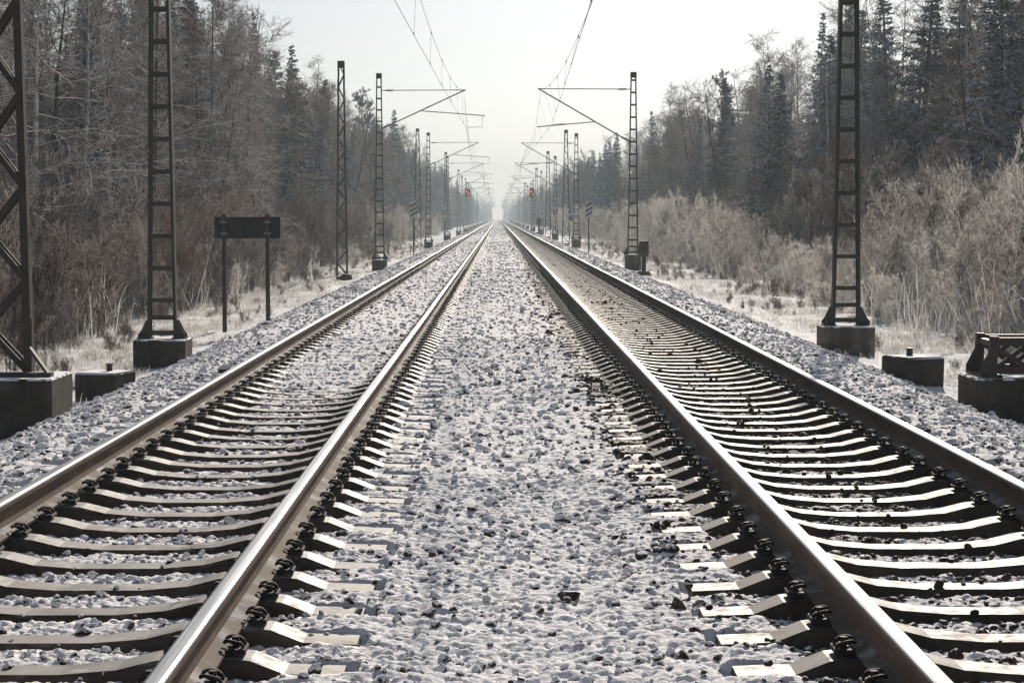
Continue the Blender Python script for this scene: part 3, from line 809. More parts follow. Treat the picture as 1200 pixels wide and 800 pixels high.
# striped distance boards
def beacon(x, y, stripes, label, zb=1.45, h=1.12, w=0.44, tick=False):
    g0 = gz(x, y); t = empty('distance_board', (x, y, g0)); tag(t, label, 'distance board', 'striped distance boards')
    z0 = zb-g0
    mb = MB(); mb.box(-0.04, 0.04, 0.005, 0.075, -0.3, z0+h*0.6, 0, 0.01); mb.build('post', M_GREYSTEEL if False else M_DARK, t)
    mb = MB(); mb.box(-w/2, w/2, -0.012, 0.0, z0, z0+h); mb.build('board', M_BOARDWHITE, t)
    mb = MB(); pitch = 0.30; z = z0+h*0.5-pitch*(stripes-1)/2
    for k in range(stripes):
        zc = z+k*pitch
        q = [(-w/2, zc-0.19), (w/2, zc+0.07), (w/2, zc+0.19), (-w/2, zc-0.07)]
        mb.hexa([(a, -0.018, b) for a, b in q], [(a, -0.014, b) for a, b in q])
    mb.build('stripes', M_BLACKPAINT, t)
    return t
beacon(-5.45, 135, 3, 'three-stripe distance board on a post, left verge before the third mast')
beacon(-5.55, 217, 2, 'two-stripe distance board on a post, left verge')
beacon(-5.95, 308, 1, 'one-stripe distance board on a post, faint on the left verge')
beacon(5.72, 131, 3, 'three-stripe distance board on a post, right verge', h=1.1, w=0.42)
beacon(5.65, 203, 2, 'two-stripe distance board on a post, right verge')
beacon(5.7, 274, 1, 'one-stripe distance board on a post, faint on the right verge')

# colour-light signals
def signal(x, y, zl, label):
    g0 = gz(x, y); t = empty('railway_signal', (x, y, g0)); tag(t, label, 'railway signal', 'red railway signals'); h = zl-g0
    mb = MB(); 
    for sx in (-1, 1): mb.box(sx*0.17-0.05, sx*0.17+0.05, -0.06, 0.06, -0.3, h+2.0)
    k = 0.5
    while k < h+1.8: mb.box(-0.13, 0.13, -0.04, 0.04, k-0.04, k+0.04); k += 0.55
    mb.build('post', M_DARK, t)
    mb = MB(); mb.box(-0.42, 0.42, -0.2, -0.065, h-0.75, h+0.75, 0, 0.08)
    mb.build('signal_head', M_BLACKPAINT, t)
    for dx, dz in ((-0.16, 0.22), (0.16, -0.22)):
        mb = MB(); mb.tube([(dx, -0.24, h+dz), (dx, -0.202, h+dz)], 0.10, 16); mb.build('red_lamp', M_RED, t)
    mb = MB(); mb.box(-0.75, 0.75, -0.05, 0.6, h-1.35, h-1.28)
    for xx in (-0.74, 0.74):
        mb.box(xx-0.02, xx+0.02, -0.05, -0.01, h-1.28, h-0.3)
    mb.box(-0.75, 0.75, -0.05, -0.01, h-0.34, h-0.3); mb.build('platform', M_DARK, t)
    mb = MB(); foundation(mb, 0.9, 0.9, -0.3, 0.25, 0.08); mb.build('foundation', M_CONC, t)
signal(-5.55, 385, 6.1, 'red colour-light signal on a dark mast, left side in the distance')
signal(5.6, 342, 5.5, 'red colour-light signal on a dark mast, right side in the distance')

# ------------------------------------------------------------------ overhead line
def overhead(ysm, xc, zm, zc, x1m, x2m, label, xs_c):
    t = empty('overhead_line', (0, 0, 0)); tag(t, label, 'overhead line', 'overhead lines')
    ysm = [ysm[0]-62]+list(ysm)
    cm = MB(); mm = MB(); dd = []
    pc = []; pm = []
    for i in range(len(ysm)-1):
        y0, y1 = ysm[i], ysm[i+1]
        xa, xb = xs_c[i % len(xs_c)], xs_c[(i+1) % len(xs_c)]
        ma, mb_ = (x1m, x2m)[i % 2], (x1m, x2m)[(i+1) % 2]
        N = 14
        for k in range(N+(1 if i == len(ysm)-2 else 0)):
            f = k/N; y = y0+(y1-y0)*f
            pc.append((xa+(xb-xa)*f, y, zc-0.03*4*f*(1-f)))
            pm.append((ma+(mb_-ma)*f, y, zm-4*f*(1-f)*(0.95*(y1-y0)/62)))
            if 1 <= k <= N-1 and k % 2 == 1: dd.append((pc[-1], pm[-1], i))
    cm.tube(pc, 0.006, 5); mm.tube(pm, 0.0055, 5)
    cm.build('contact_wire', M_WIRE, t); mm.build('messenger_wire', M_WIRE, t)
    rest = MB()
    for a, b, i in dd:
        if i < 6:
            q = MB(); q.tube([a, b], 0.0035, 4); q.tube([(a[0],a[1],a[2]), (a[0],a[1],a[2]+0.05)], 0.014, 5); q.tube([(b[0],b[1],b[2]-0.05), (b[0],b[1],b[2]+0.02)], 0.014, 5)
            q.build('dropper', M_WIRE, t)
        else: rest.tube([a, b], 0.0035, 3)
    o = rest.build('distant_droppers', M_WIRE, t); o['kind'] = 'stuff'
overhead(left_y, TL, 7.3, 5.6, -1.55, -1.9, 'thin contact and carrier wires with droppers above the left track', [-1.45, -2.0])
overhead(right_y, TR, 6.92, 5.42, 1.85, 2.2, 'thin contact and carrier wires with droppers above the right track', [2.3, 1.66])

# ------------------------------------------------------------------ vegetation
class Twigs:
    """collects tapering polylines and turns them into one mesh"""
    def __init__(s): s.lines = {}
    def add(s, pts, rad, n):
        s.lines.setdefault((len(pts), n), []).append((pts, rad))
    def arrays(s):
        VV = []; TT = []; base = 0
        for (k, n), L in s.lines.items():
            Pn = np.array([a[0] for a in L], float); Rd = np.array([a[1] for a in L], float)   # m,k,3  m,k
            D = np.gradient(Pn, axis=1); D /= np.linalg.norm(D, axis=2, keepdims=True)+1e-9
            up = np.where(np.abs(D[..., 2:3]) > 0.9, np.array([1.0, 0, 0]), np.array([0, 0, 1.0]))
            X = np.cross(D, up); X /= np.linalg.norm(X, axis=2, keepdims=True)+1e-9
            Y = np.cross(D, X)
            ang = np.arange(n)*2*np.pi/n
            ring = Pn[:, :, None, :]+Rd[:, :, None, None]*(X[:, :, None, :]*np.cos(ang)[None, None, :, None]+Y[:, :, None, :]*np.sin(ang)[None, None, :, None])
            m = len(L); V = ring.reshape(-1, 3)
            idx = np.arange(m*k*n).reshape(m, k, n)+base
            a = idx[:, :-1, :]; b = np.roll(idx, -1, 2)[:, :-1, :]; c = np.roll(idx, -1, 2)[:, 1:, :]; d_ = idx[:, 1:, :]
            TT.append(np.stack([a, b, c], -1).reshape(-1, 3)); TT.append(np.stack([a, c, d_], -1).reshape(-1, 3))
            VV.append(V); base += len(V)
        return np.concatenate(VV), np.concatenate(TT)
    def mesh(s, name, m):
        V, T = s.arrays(); return np_mesh(name, V, T, m, True)

def rvec(r): return np.array([r.gauss(0,1), r.gauss(0,1), r.gauss(0,1)])
def unit(v): return v/(np.linalg.norm(v)+1e-9)
def grow(r, p, d_, L, nseg, wob, grav):
    pts = [p]; d_ = unit(d_)
    for i in range(nseg):
        d_ = unit(d_+rvec(r)*wob+np.array([0, 0, grav])); p = p+d_*L/nseg; pts.append(p)
    return pts
def along(pts, f):
    k = f*(len(pts)-1); i = min(int(k), len(pts)-2); t = k-i
    return pts[i]*(1-t)+pts[i+1]*t, unit(pts[i+1]-pts[i])
def side_dir(r, d_, ang):
    s = unit(np.cross(d_, rvec(r))); return unit(d_*math.cos(ang)+s*math.sin(ang))

def bare_tree(seed, H, r0, limbs, low, spread, up, grav, mbark, mtwig, sub=7, tw=6, twl=0.35, name='bare_tree', nstem=1, rtw=0.009):
    r = random.Random(seed); tr = Twigs(); cr = Twigs()
    for st_ in range(nstem):
        off = np.array([r.uniform(-.25,.25), r.uniform(-.25,.25), -0.2]) if nstem > 1 else np.array([0, 0, -0.2])
        dd = np.array([r.uniform(-.05,.05), r.uniform(-.05,.05), 1.0])+(np.array([off[0], off[1], 0])*0.5)
        trunk = grow(r, off, dd, H+0.2, 10, 0.035, 0.02)
        tr.add(trunk, [r0*(1-0.93*(i/10)**0.9) for i in range(11)], 7)
        for k in range(limbs//nstem):
            f = low+(0.98-low)*((k+r.random())/(limbs//nstem))
            p, t = along(trunk, f)
            L = spread*(1-0.75*((f-low)/(1-low))**1.3)*r.uniform(0.6, 1.15)
            lim = grow(r, p, side_dir(r, t, up+r.uniform(-.2,.25)), L, 5, 0.13, grav)
            rl = max(0.010, r0*(1-0.9*f)*0.42)
            cr.add(lim, [rl*(1-0.8*i/5) for i in range(6)], 4)
            for q in range(sub):
                p2, t2 = along(lim, r.uniform(0.12, 1.0))
                L2 = L*r.uniform(0.25, 0.5)+0.2
                br = grow(r, p2, side_dir(r, t2, r.uniform(0.4, 1.0)), L2, 3, 0.18, grav*0.8)
                cr.add(br, [rl*0.42, rl*0.33, rtw*1.1, rtw*0.7], 3)
                for w in range(tw):
                    p3, t3 = along(br, r.uniform(0.1, 1.0)); L3 = twl*r.uniform(0.5, 1.5)
                    tg = grow(r, p3, side_dir(r, t3, r.uniform(0.3, 0.9)), L3, 2, 0.2, grav)
                    cr.add(tg, [rtw, rtw*0.8, rtw*0.3], 3)
                    for x in range(2):
                        p4, t4 = along(tg, r.uniform(0.2, 0.9))
                        tg2 = grow(r, p4, side_dir(r, t4, r.uniform(0.4, 0.9)), L3*0.5, 1, 0.1, 0)
                        cr.add(tg2, [rtw*0.75, rtw*0.3], 3)
    return tr.mesh('trunk', mbark), cr.mesh('crown', mtwig)

def quads_from(sprays):
    """sprays: list of (p, dir, length, width, normal) -> double-ended pointed blades"""
    P_ = np.array([s[0] for s in sprays]); D = np.array([s[1] for s in sprays]); L = np.array([s[2] for s in sprays])[:, None]; W = np.array([s[3] for s in sprays])[:, None]; N = np.array([s[4] for s in sprays])
    S = np.cross(D, N); S /= np.linalg.norm(S, axis=1, keepdims=True)+1e-9
    a = P_; b = P_+D*L*0.45+S*W; c = P_+D*L*0.97-N*L*0.08; e = P_+D*L*0.45-S*W
    n = len(P_); V = np.stack([a, b, c, e], 1).reshape(-1, 3)
    i = np.arange(n)*4
    return V, np.concatenate([np.stack([i, i+1, i+2], 1), np.stack([i, i+2, i+3], 1)])

def spruce(seed, H, rad, dens=1.0, low=0.04, slim=1.0):
    r = random.Random(seed); tr = Twigs(); sp = []
    trunk = grow(r, np.array([0, 0, -0.2]), np.array([r.uniform(-.01,.01), 0, 1.0]), H+0.2, 8, 0.008, 0.02)
    tr.add(trunk, [0.017*H*(1-0.96*i/8) for i in range(9)], 7)
    z = low*H
    while z < H*0.985:
        f = z/H; nb = int(6+2*(1-f)); ph = r.uniform(0, 6.28)
        Rr = rad*((1-f)**1.05)*slim*r.uniform(0.78, 1.12)+0.05
        for k in range(nb):
            a = ph+k*2*math.pi/nb+r.uniform(-.3,.3); L = Rr*r.uniform(0.55, 1.2)
            if r.random() < 0.14: continue
            p, t = along(trunk, min(1, (z+0.2+r.uniform(-.12,.12))/(H+0.2)))
            d0 = np.array([math.cos(a), math.sin(a), 0.35 if f > 0.6 else 0.05])
            br = [p]; dd = unit(d0); n = 5
            for i in range(n):
                dd = unit(dd+np.array([0, 0, (-0.22 if i < 3 else 0.18)*(1.2-f)])+rvec(r)*0.05); br.append(br[-1]+dd*L/n)
            tr.add(br, [0.022*(1-0.7*i/5)*(1.2-f) for i in range(6)], 3)
            m = int(L*17*dens)+7
            for q in range(m):
                g = r.uniform(0.12, 1.0)
                p2, t2 = along(br, g)
                sd = unit(np.cross(t2, np.array([0, 0, 1.0])))*(1 if r.random() < 0.5 else -1)
                l2 = (0.07+0.10*min(1, L)+0.14*L*(1.15-g))*r.uniform(0.7, 1.3)
                d2 = unit(t2*r.uniform(0.5, 1.1)+sd*r.uniform(0.5, 1.0)+np.array([0, 0, r.uniform(-1.1, 0.0)]))
                # a spray: several blades along the twig
                for w in range(4):
                    h = (w+0.3)/4
                    d3 = unit(d2+rvec(r)*0.35+np.array([0, 0, -0.25]))
                    sp.append((p2+d2*l2*h, d3, l2*r.uniform(0.3, 0.55)+0.05, 0.018+0.012*r.random()+0.03*l2, unit(np.array([0, 0, 1.0])+rvec(r)*0.45)))
        z += (0.20+0.16*(1-f))*H/14*r.uniform(0.75, 1.3)
    V, T = quads_from(sp)
    return tr.mesh('trunk', M_BARK), np_mesh('crown', V, T, M_NEEDLE, False)

def pine(seed, H):
    r = random.Random(seed); tr = Twigs(); sp = []
    trunk = grow(r, np.array([0, 0, -0.2]), np.array([0.02, 0, 1.0]), H+0.2, 9, 0.03, 0.02)
    tr.add(trunk, [0.2*(1-0.85*i/9) for i in range(10)], 7)
    for k in range(30):
        f = 0.38+0.6*(k+r.random())/30; p, t = along(trunk, f)
        L = (2.6*(1-f)**0.55+0.5)*r.uniform(0.6, 1.15)
        lim = grow(r, p, side_dir(r, t, r.uniform(0.7, 1.3)), L, 5, 0.14, 0.07)
        tr.add(lim, [0.06*(1.1-f)*(1-0.75*i/5)+0.008 for i in range(6)], 4)
        for q in range(8):
            p2, t2 = along(lim, r.uniform(0.4, 1.0))
            br = grow(r, p2, side_dir(r, t2, r.uniform(0.4, 0.9)), r.uniform(0.3, 0.7), 2, 0.15, 0.18)
            tr.add(br, [0.012, 0.009, 0.005], 3)
            for g in (0.45, 0.8, 1.0):
                c, tt = along(br, g)
                for w in range(17):
                    dv = unit(rvec(r)+tt*0.8+np.array([0, 0, 0.35]))
                    sp.append((c, dv, r.uniform(0.12, 0.24), 0.012+0.01*r.random(), unit(rvec(r))))
    V, T = quads_from(sp)
    return tr.mesh('trunk', M_BARK), np_mesh('crown', V, T, M_PINE, False)

def bush(seed, H, stems, spreadb, m, tw=8, rtw=0.0075):
    r = random.Random(seed); tr = Twigs(); cr = Twigs()
    for k in range(stems):
        a = r.uniform(0, 6.28); q = r.uniform(0, spreadb*0.45)
        p = np.array([math.cos(a)*q, math.sin(a)*q, -0.15]); h = H*(1.0-0.35*(q/(spreadb*0.45+1e-6))**2)*r.uniform(0.6, 1.0)
        stem = grow(r, p, np.array([math.cos(a)*0.28*r.random(), math.sin(a)*0.28*r.random(), 1.0]), h, 6, 0.07, 0.02)
        tr.add(stem, [0.011*(1-0.8*i/6)+0.002 for i in range(7)], 4)
        for b in range(13):
            p2, t2 = along(stem, 1-0.8*r.random()**1.5); L2 = h*r.uniform(0.08, 0.20)
            br = grow(r, p2, side_dir(r, t2, r.uniform(0.3, 0.8)), L2, 3, 0.12, 0.06)
            cr.add(br, [0.006, 0.006, 0.005, 0.003], 3)
            for w in range(tw):
                p3, t3 = along(br, r.uniform(0.1, 1)); L3 = r.uniform(0.10, 0.28)
                tg = grow(r, p3, side_dir(r, t3, r.uniform(0.3, 0.9)), L3, 2, 0.15, 0.03)
                cr.add(tg, [rtw, rtw*0.9, rtw*0.4], 3)
                for x in range(2):
                    p4, t4 = along(tg, r.uniform(0.2, 1)); tg2 = grow(r, p4, side_dir(r, t4, 0.7), L3*0.4, 1, 0.1, 0)
                    cr.add(tg2, [rtw*0.8, rtw*0.4], 3)
    return tr.mesh('stems', M_BARK if m is not M_BUSHTWIG else M_BUSHTWIG), cr.mesh('twigs', m)

KIND = {}
def register(kind, pair): KIND.setdefault(kind, []).append(pair)
for s_, (H, r0, lim, lw_, sprd, up, gv) in enumerate([(15, .17, 30, .18, 3.6, .75, .03), (14, .14, 28, .25, 3.0, .65, .05), (16, .18, 30, .2, 3.8, .9, .0)]):
    register('bare', bare_tree(20+s_, H, r0, lim, lw_, sprd, up, gv, M_BARK, M_TWIG, name='bare_tree'))
register('reddish', bare_tree(31, 12, .11, 34, .08, 2.6, .55, .08, M_BARK, M_TWIGRED, sub=8))
register('reddish', bare_tree(32, 11, .10, 36, .06, 2.4, .6, .06, M_BARK, M_TWIGRED, sub=8, nstem=2))
register('birch', bare_tree(41, 16, .13, 34, .28, 2.3, .5, -.10, M_BIRCH, M_TWIG, sub=7, tw=7, twl=0.5))
register('birch', bare_tree(42, 15, .12, 30, .22, 3.2, .95, .02, M_BIRCH, M_TWIG, sub=7, tw=6, twl=0.4))
register('spruce', spruce(51, 12, 3.0)); register('spruce', spruce(52, 13, 2.8, 0.95)); register('spruce', spruce(53, 12, 3.6, 1.0))
register('pine', pine(61, 14))
for k in range(4): register('lightbush', bush(70+k, 3.4, 22, 3.0, M_BUSHTWIG, 11, 0.0055))
for k in range(3): register('darkbush', bush(80+k, 3.6, 24, 2.4, M_TWIG))
register('redbush', bush(90, 4.2, 26, 2.6, M_TWIGRED))
M_PALE = m_plant('pale_frosted_limbs', (0.16, 0.13, 0.115), (0.8, 0.78, 0.77), 0.4, 0.56, 0.3, 3.0)
register('limby', bare_tree(44, 14, .12, 34, .10, 4.4, 1.25, -.045, M_BIRCH, M_PALE, sub=5, tw=4, twl=0.45, rtw=0.008))
register('limby', bare_tree(45, 13, .11, 30, .14, 3.8, 1.1, .0, M_BIRCH, M_PALE, sub=5, tw=4, twl=0.45, rtw=0.008))
NAT_H = {'limby': [14, 13], 'bare': [15, 14, 16], 'reddish': [12, 11], 'birch': [16, 15], 'spruce': [12, 13, 12], 'pine': [14], 'lightbush': [3.4]*4, 'darkbush': [3.6]*3, 'redbush': [4.2]}
NAME = {'limby': 'bare_tree', 'bare': 'bare_tree', 'reddish': 'bare_tree', 'birch': 'birch_tree', 'spruce': 'spruce_tree', 'pine': 'pine_tree', 'lightbush': 'bush', 'darkbush': 'bush', 'redbush': 'bush'}
PARTS = {'lightbush': ('stems', 'twigs'), 'darkbush': ('stems', 'twigs'), 'redbush': ('stems', 'twigs')}
LOOK = {'limby': 'wide-limbed white-frosted bare tree', 'bare': 'grey frosted bare tree', 'reddish': 'reddish brown bare frosted tree', 'birch': 'pale-stemmed bare birch', 'spruce': 'dark frosted spruce', 'pine': 'clumpy-crowned dark pine',
        'lightbush': 'pale hoar-frosted bush', 'darkbush': 'dark grey frosted bush', 'redbush': 'reddish frosted thicket bush'}
CNT = {}
def plant(kind, x, y, H, label=None, group=None, var=None, wide=1.0, z=None):
    L = KIND[kind]; i = RNG.integers(len(L)) if var is None else var
    z = gz(x, y)-0.05 if z is None else z
    s = H/NAT_H[kind][i]
    t = empty(NAME[kind], (x, y, z), RNG.uniform(0, 6.28)); t.scale = (s*wide, s*wide, s)
    pn = PARTS.get(kind, ('trunk', 'crown'))
    for nm, me in zip(pn, L[i]): link(nm, me, t)
    cat = 'bush' if 'bush' in kind else 'tree'
    if label is None:
        side = 'left' if x < 0 else 'right'
        ym = left_y if x < 0 else right_y
        w = {'lightbush': 'bushes', 'darkbush': 'bushes', 'redbush': 'bushes'}.get(kind, 'trees')
        depth = '' if w == 'bushes' else (' in front' if abs(x) < 15 else ' deeper in')
        zone = sum(1 for q in ym if q < y)
        wt = {0: 'before the first batten mast', 1: 'between batten masts one and two', 2: 'between batten masts two and three', 3: 'between batten masts three and four', 4: 'past the fourth batten mast'}.get(min(zone, 4))
        if zone > 5: wt = 'beyond the fifth batten mast'
        label = f"{LOOK[kind]}{depth}, {side} wood, {wt}"
        group = group or label.replace(LOOK[kind], LOOK[kind]+'s')
    tag(t, label, cat, group); CNT[kind] = CNT.get(kind, 0)+1
    return t
def at(px, top, X):
    """distance and height of a tree at lateral offset X whose top shows at this pixel of the photograph"""
    Y = F*X/(px-583.2); return X, Y, CAMZ+(255-top)*Y/F-gz(X, Y)

heroes = [  # kind, px, top, X, variant, width, label
    ('spruce', 300, 12, -17.0, 1, 0.75, 'narrow dark spruce whose pointed tip stands alone against the sky, left wood'),
    ('spruce', 351, 52, -13.0, 0, 0.9, 'dark conifer with ragged double tip right of the lone pointed spruce, left wood'),
    ('spruce', 384, 92, -13.0, 2, 0.9, 'dark conifer just left of the narrow lattice mast top, left wood'),
    ('pine', 428, 112, -15.0, 0, 1.0, 'clumpy-crowned pine between narrow lattice mast and second batten mast, left wood'),
    ('spruce', 461, 128, -13.0, 0, 1.0, 'pointed spruce just right of the second left batten mast'),
    ('spruce', 337, 155, -11.4, 2, 1.0, 'low broad dark spruce directly behind the dark two-post board'),
    ('spruce', 372, 135, -12.2, 0, 1.0, 'dark spruce just left of the foot of the narrow left lattice mast'),
    ('birch', 272, -40, -16.0, 0, 1.2, 'tall thin-branched birch against the sky left of the lone spruce'),
    ('limby', 128, -60, -12.8, 0, 1.0, 'pale-stemmed birch with level branches, left of the first left batten mast'),
    ('limby', 157, -50, -13.2, 1, 0.95, 'pale-stemmed birch directly behind the first left batten mast'),
    ('bare', 70, -30, -15.5, 0, 1.0, 'forked dark bare tree against the sky gap, far left of picture'),
    ('bare', 8, -40, -16.5, 2, 1.0, 'dark bare tree at the left picture edge behind the big lattice mast'),
    ('spruce', 230, -30, -19.0, 2, 0.9, 'broad dark spruce right of the first left batten mast, rising past picture top'),
    ('spruce', 1172, -60, 17.0, 2, 1.15, 'large dark spruce with snowy boughs at the right picture edge'),
    ('spruce', 1115, -30, 18.0, 0, 1.0, 'tall dark spruce left of the large edge spruce, right wood'),
    ('spruce', 1045, -25, 18.0, 1, 1.1, 'tall frosted spruce right of the first right batten mast'),
    ('spruce', 985, -10, 20.0, 0, 0.8, 'dark spruce half hidden by the top of the first right batten mast'),
    ('spruce', 955, 12, 18.5, 1, 0.7, 'slim pointed spruce just left of the first right batten mast'),
    ('spruce', 912, 85, 14.0, 2, 1.1, 'dark frosted spruce with low drooping boughs behind the pale bushes, right side'),
    ('bare', 895, 42, 19.0, 1, 1.0, 'light bare tree against the bright sky, left of the slim spruce, right wood'),
    ('pine', 850, 92, 17.0, 0, 0.9, 'ragged pine where the right skyline steps down'),
    ('spruce', 815, 140, 14.5, 0, 0.9, 'frost-whitened spruce in front of the bare wood, right side midway'),
    ('birch', 785, 103, 17.0, 0, 1.1, 'fan-crowned bare tree topping the right skyline near the second right mast'),
    ('spruce', 765, 128, 17.5, 1, 0.9, 'dark spruce just right of the second right batten mast'),
    ('spruce', 699, 177, 15.0, 0, 1.0, 'pointed spruce on the skyline between second and third right masts'),
    ('spruce', 686, 184, 15.0, 1, 1.0, 'twin-tipped spruce touching the third right mast on the skyline')]
HERO_POS = []
for k, px, top, X_, var, wd, lab in heroes:
    x, y, H = at(px, top, X_); plant(k, x, y, H, lab, 'trees singled out on the skyline', var, wd); HERO_POS.append((x, y))
def clear(x, y, dd=1.6): return all((x-a)**2+(y-b)**2 > dd*dd for a, b in HERO_POS)

# skyline height over the eye per metre of lateral distance, from the photograph
def slope(x, y):
    if x < 0: return 0.80
    return 0.62
def fill(side, x0, x1, y0, y1, n, kinds, hf, wide=(0.85, 1.15)):
    for i in range(n):
        y = y0+(y1-y0)*(i+RNG.random())/n; x = side*RNG.uniform(x0, x1)
        if not clear(x, y): continue
        k = kinds[RNG.integers(len(kinds))]
        H = (slope(x, y)*abs(x)+2.6)*RNG.uniform(*hf)
        plant(k, x, y, H, wide=RNG.uniform(*wide))
# left wood
fill(-1, 12.0, 15.5, 34, 250, 62, ['reddish', 'bare', 'birch', 'bare', 'reddish', 'spruce'], (0.7, 1.0), (1.0, 1.35))
fill(-1, 15.5, 21, 45, 330, 66, ['bare', 'reddish', 'bare', 'bare', 'birch', 'spruce'], (0.7, 1.0), (1.0, 1.3))
fill(-1, 21, 28, 70, 300, 36, ['bare', 'spruce', 'birch', 'bare'], (0.55, 0.86), (1.0, 1.35))
fill(-1, 12.0, 16, 250, 520, 50, ['spruce', 'bare', 'spruce', 'reddish'], (0.8, 1.1))
fill(-1, 11.6, 13.2, 44, 115, 13, ['limby'], (0.7, 1.0), (0.95, 1.25))
fill(-1, 11.8, 13.5, 150, 300, 12, ['spruce', 'pine'], (0.7, 0.95), (0.95, 1.2))
# right wood
fill(1, 14.5, 16.5, 70, 240, 10, ['limby'], (0.7, 0.95), (0.9, 1.1))
fill(1, 15.5, 18, 46, 250, 46, ['spruce', 'bare', 'limby', 'reddish', 'bare'], (0.6, 0.98), (1.0, 1.35))
fill(1, 17, 23, 55, 330, 60, ['spruce', 'bare', 'limby', 'birch', 'bare'], (0.75, 1.0), (1.05, 1.4))
fill(1, 23, 30, 80, 300, 36, ['bare', 'spruce', 'birch', 'bare'], (0.6, 0.9), (1.0, 1.3))
fill(1, 12.5, 16.5, 250, 520, 50, ['spruce', 'bare', 'spruce', 'reddish'], (0.8, 1.12))
# bushes along the wood's edge
def bushes(side, x0, x1, y0, y1, n, kinds, hr):
    for i in range(n):
        y = y0+(y1-y0)*(i+RNG.random())/n; x = side*RNG.uniform(x0, x1)
        plant(kinds[RNG.integers(len(kinds))], x, y, RNG.uniform(*hr), wide=RNG.uniform(0.8, 1.15))
bushes(-1, 9.0, 10.2, 28, 120, 44, ['darkbush', 'darkbush', 'redbush'], (1.8, 3.4))
bushes(-1, 10.2, 12.5, 30, 180, 60, ['darkbush', 'redbush', 'redbush'], (3.0, 4.8))
bushes(-1, 9.0, 11.5, 120, 330, 55, ['lightbush', 'darkbush'], (2.4, 4.2))
bushes(1, 10.0, 11.8, 33, 56, 18, ['lightbush'], (2.0, 3.6))
bushes(1, 9.8, 12.0, 56, 84, 15, ['lightbush'], (1.1, 2.3))
bushes(1, 9.8, 12.0, 84, 130, 22, ['lightbush'], (1.8, 3.6))
bushes(1, 8.3, 9.9, 38, 140, 26, ['lightbush'], (0.7, 1.6))
bushes(-1, 8.0, 9.2, 36, 150, 26, ['darkbush', 'lightbush'], (0.7, 1.6))
bushes(1, 11.8, 14.0, 38, 60, 12, ['lightbush', 'lightbush', 'darkbush'], (3.2, 4.6))
bushes(1, 11.8, 14.0, 90, 180, 26, ['lightbush', 'lightbush', 'darkbush'], (3.0, 4.8))
bushes(1, 9.2, 12.0, 130, 330, 48, ['lightbush'], (2.2, 4.4))
plant('darkbush', -6.9, 30.6, 2.3, 'dark upright thicket rising right behind the left low concrete block', 'bushes standing alone', 0, 0.55)
plant('darkbush', -7.8, 31.5, 2.4, 'dark twiggy bush between the big lattice mast and left batten mast', 'bushes standing alone', 1, 0.9)
plant('darkbush', -7.4, 27.0, 2.2, 'dark twiggy bush directly behind the big lattice mast at the left edge', 'bushes standing alone', 2, 0.8)
plant('lightbush', 9.2, 80, 2.0, 'rounded pale bush alone in the frosted grass right of the dark pedestal box', 'bushes standing alone', 0, 1.1)
plant('lightbush', 9.1, 36.5, 2.3, 'rounded pale bush at the right picture edge behind the mast stump', 'bushes standing alone', 1, 0.9)

# far-off wood that reads as one mass, and the depth of the wood behind the front rows
stock = []
for kind, i in (('bare', 0), ('spruce', 0), ('spruce', 1), ('bare', 2), ('reddish', 0)):
    for me in ():
        pass
def merged(kind, i):
    a, b = KIND[kind][i]
    def arr(me):
        V = np.empty(len(me.vertices)*3, np.float32); me.vertices.foreach_get('co', V); T = np.empty(len(me.loops), np.int32); me.loops.foreach_get('vertex_index', T); return V.reshape(-1, 3), T.reshape(-1, 3)
    Va, Ta = arr(a); Vb, Tb = arr(b)
    me = np_mesh(kind+'_wood', np.concatenate([Va, Vb]), np.concatenate([Ta, Tb+len(Va)]), [a.materials[0], b.materials[0]])
    mi = np.zeros(len(Ta)+len(Tb), np.int32); mi[len(Ta):] = 1; me.polygons.foreach_set('material_index', mi)
    return bpy.data.objects.new(kind+'_wood', me)
stock = [merged('bare', 0), merged('spruce', 0), merged('spruce', 1), merged('reddish', 0), merged('bare', 2)]
def wood(y0, y1, x0, x1, n, hs):
    y = RNG.uniform(y0, y1, n); x = RNG.uniform(x0, x1, n)*np.where(RNG.random(n) < 0.5, -1, 1)
    s = hs*RNG.uniform(0.7, 1.1, n)*(np.where(x < 0, 1.0, 0.92))
    z = profile(x, y)-0.1
    return np.stack([x, y, z], 1), np.stack([s, s, s], 1)
a1, b1 = wood(520, 1500, 11.5, 26, 900, 0.95)
a2, b2 = wood(300, 900, 26, 60, 350, 0.95)
a3, b3 = wood(60, 320, 30, 60, 330, 0.85)
a4, b4 = wood(1330, 1520, 4.5, 22, 90, 0.95)
A = np.concatenate([a1, a2, a3, a4]); B = np.concatenate([b1, b2, b3, b4])
scatter('woodland', A, B, np.stack([np.zeros(len(A)), np.zeros(len(A)), RNG.uniform(0, 6.28, len(A))], 1), stock, 'hazy far-off mixed wood closing in towards the vanishing point', 'woodland')
# undergrowth inside the wood
ug = []
for kind, i in (('darkbush', 0), ('darkbush', 1), ('redbush', 0)):
    ug.append(merged(kind, i))
n = 620
y = RNG.uniform(40, 420, n); x = RNG.uniform(13, 28, n)*np.where(RNG.random(n) < 0.55, -1, 1)
s = RNG.uniform(0.7, 1.5, n)
scatter('undergrowth', np.stack([x, y, profile(x, y)-0.1], 1), np.stack([s, s, s], 1), np.stack([np.zeros(n), np.zeros(n), RNG.uniform(0, 6.28, n)], 1), ug, 'tangled frosted undergrowth between the tree trunks', 'undergrowth')

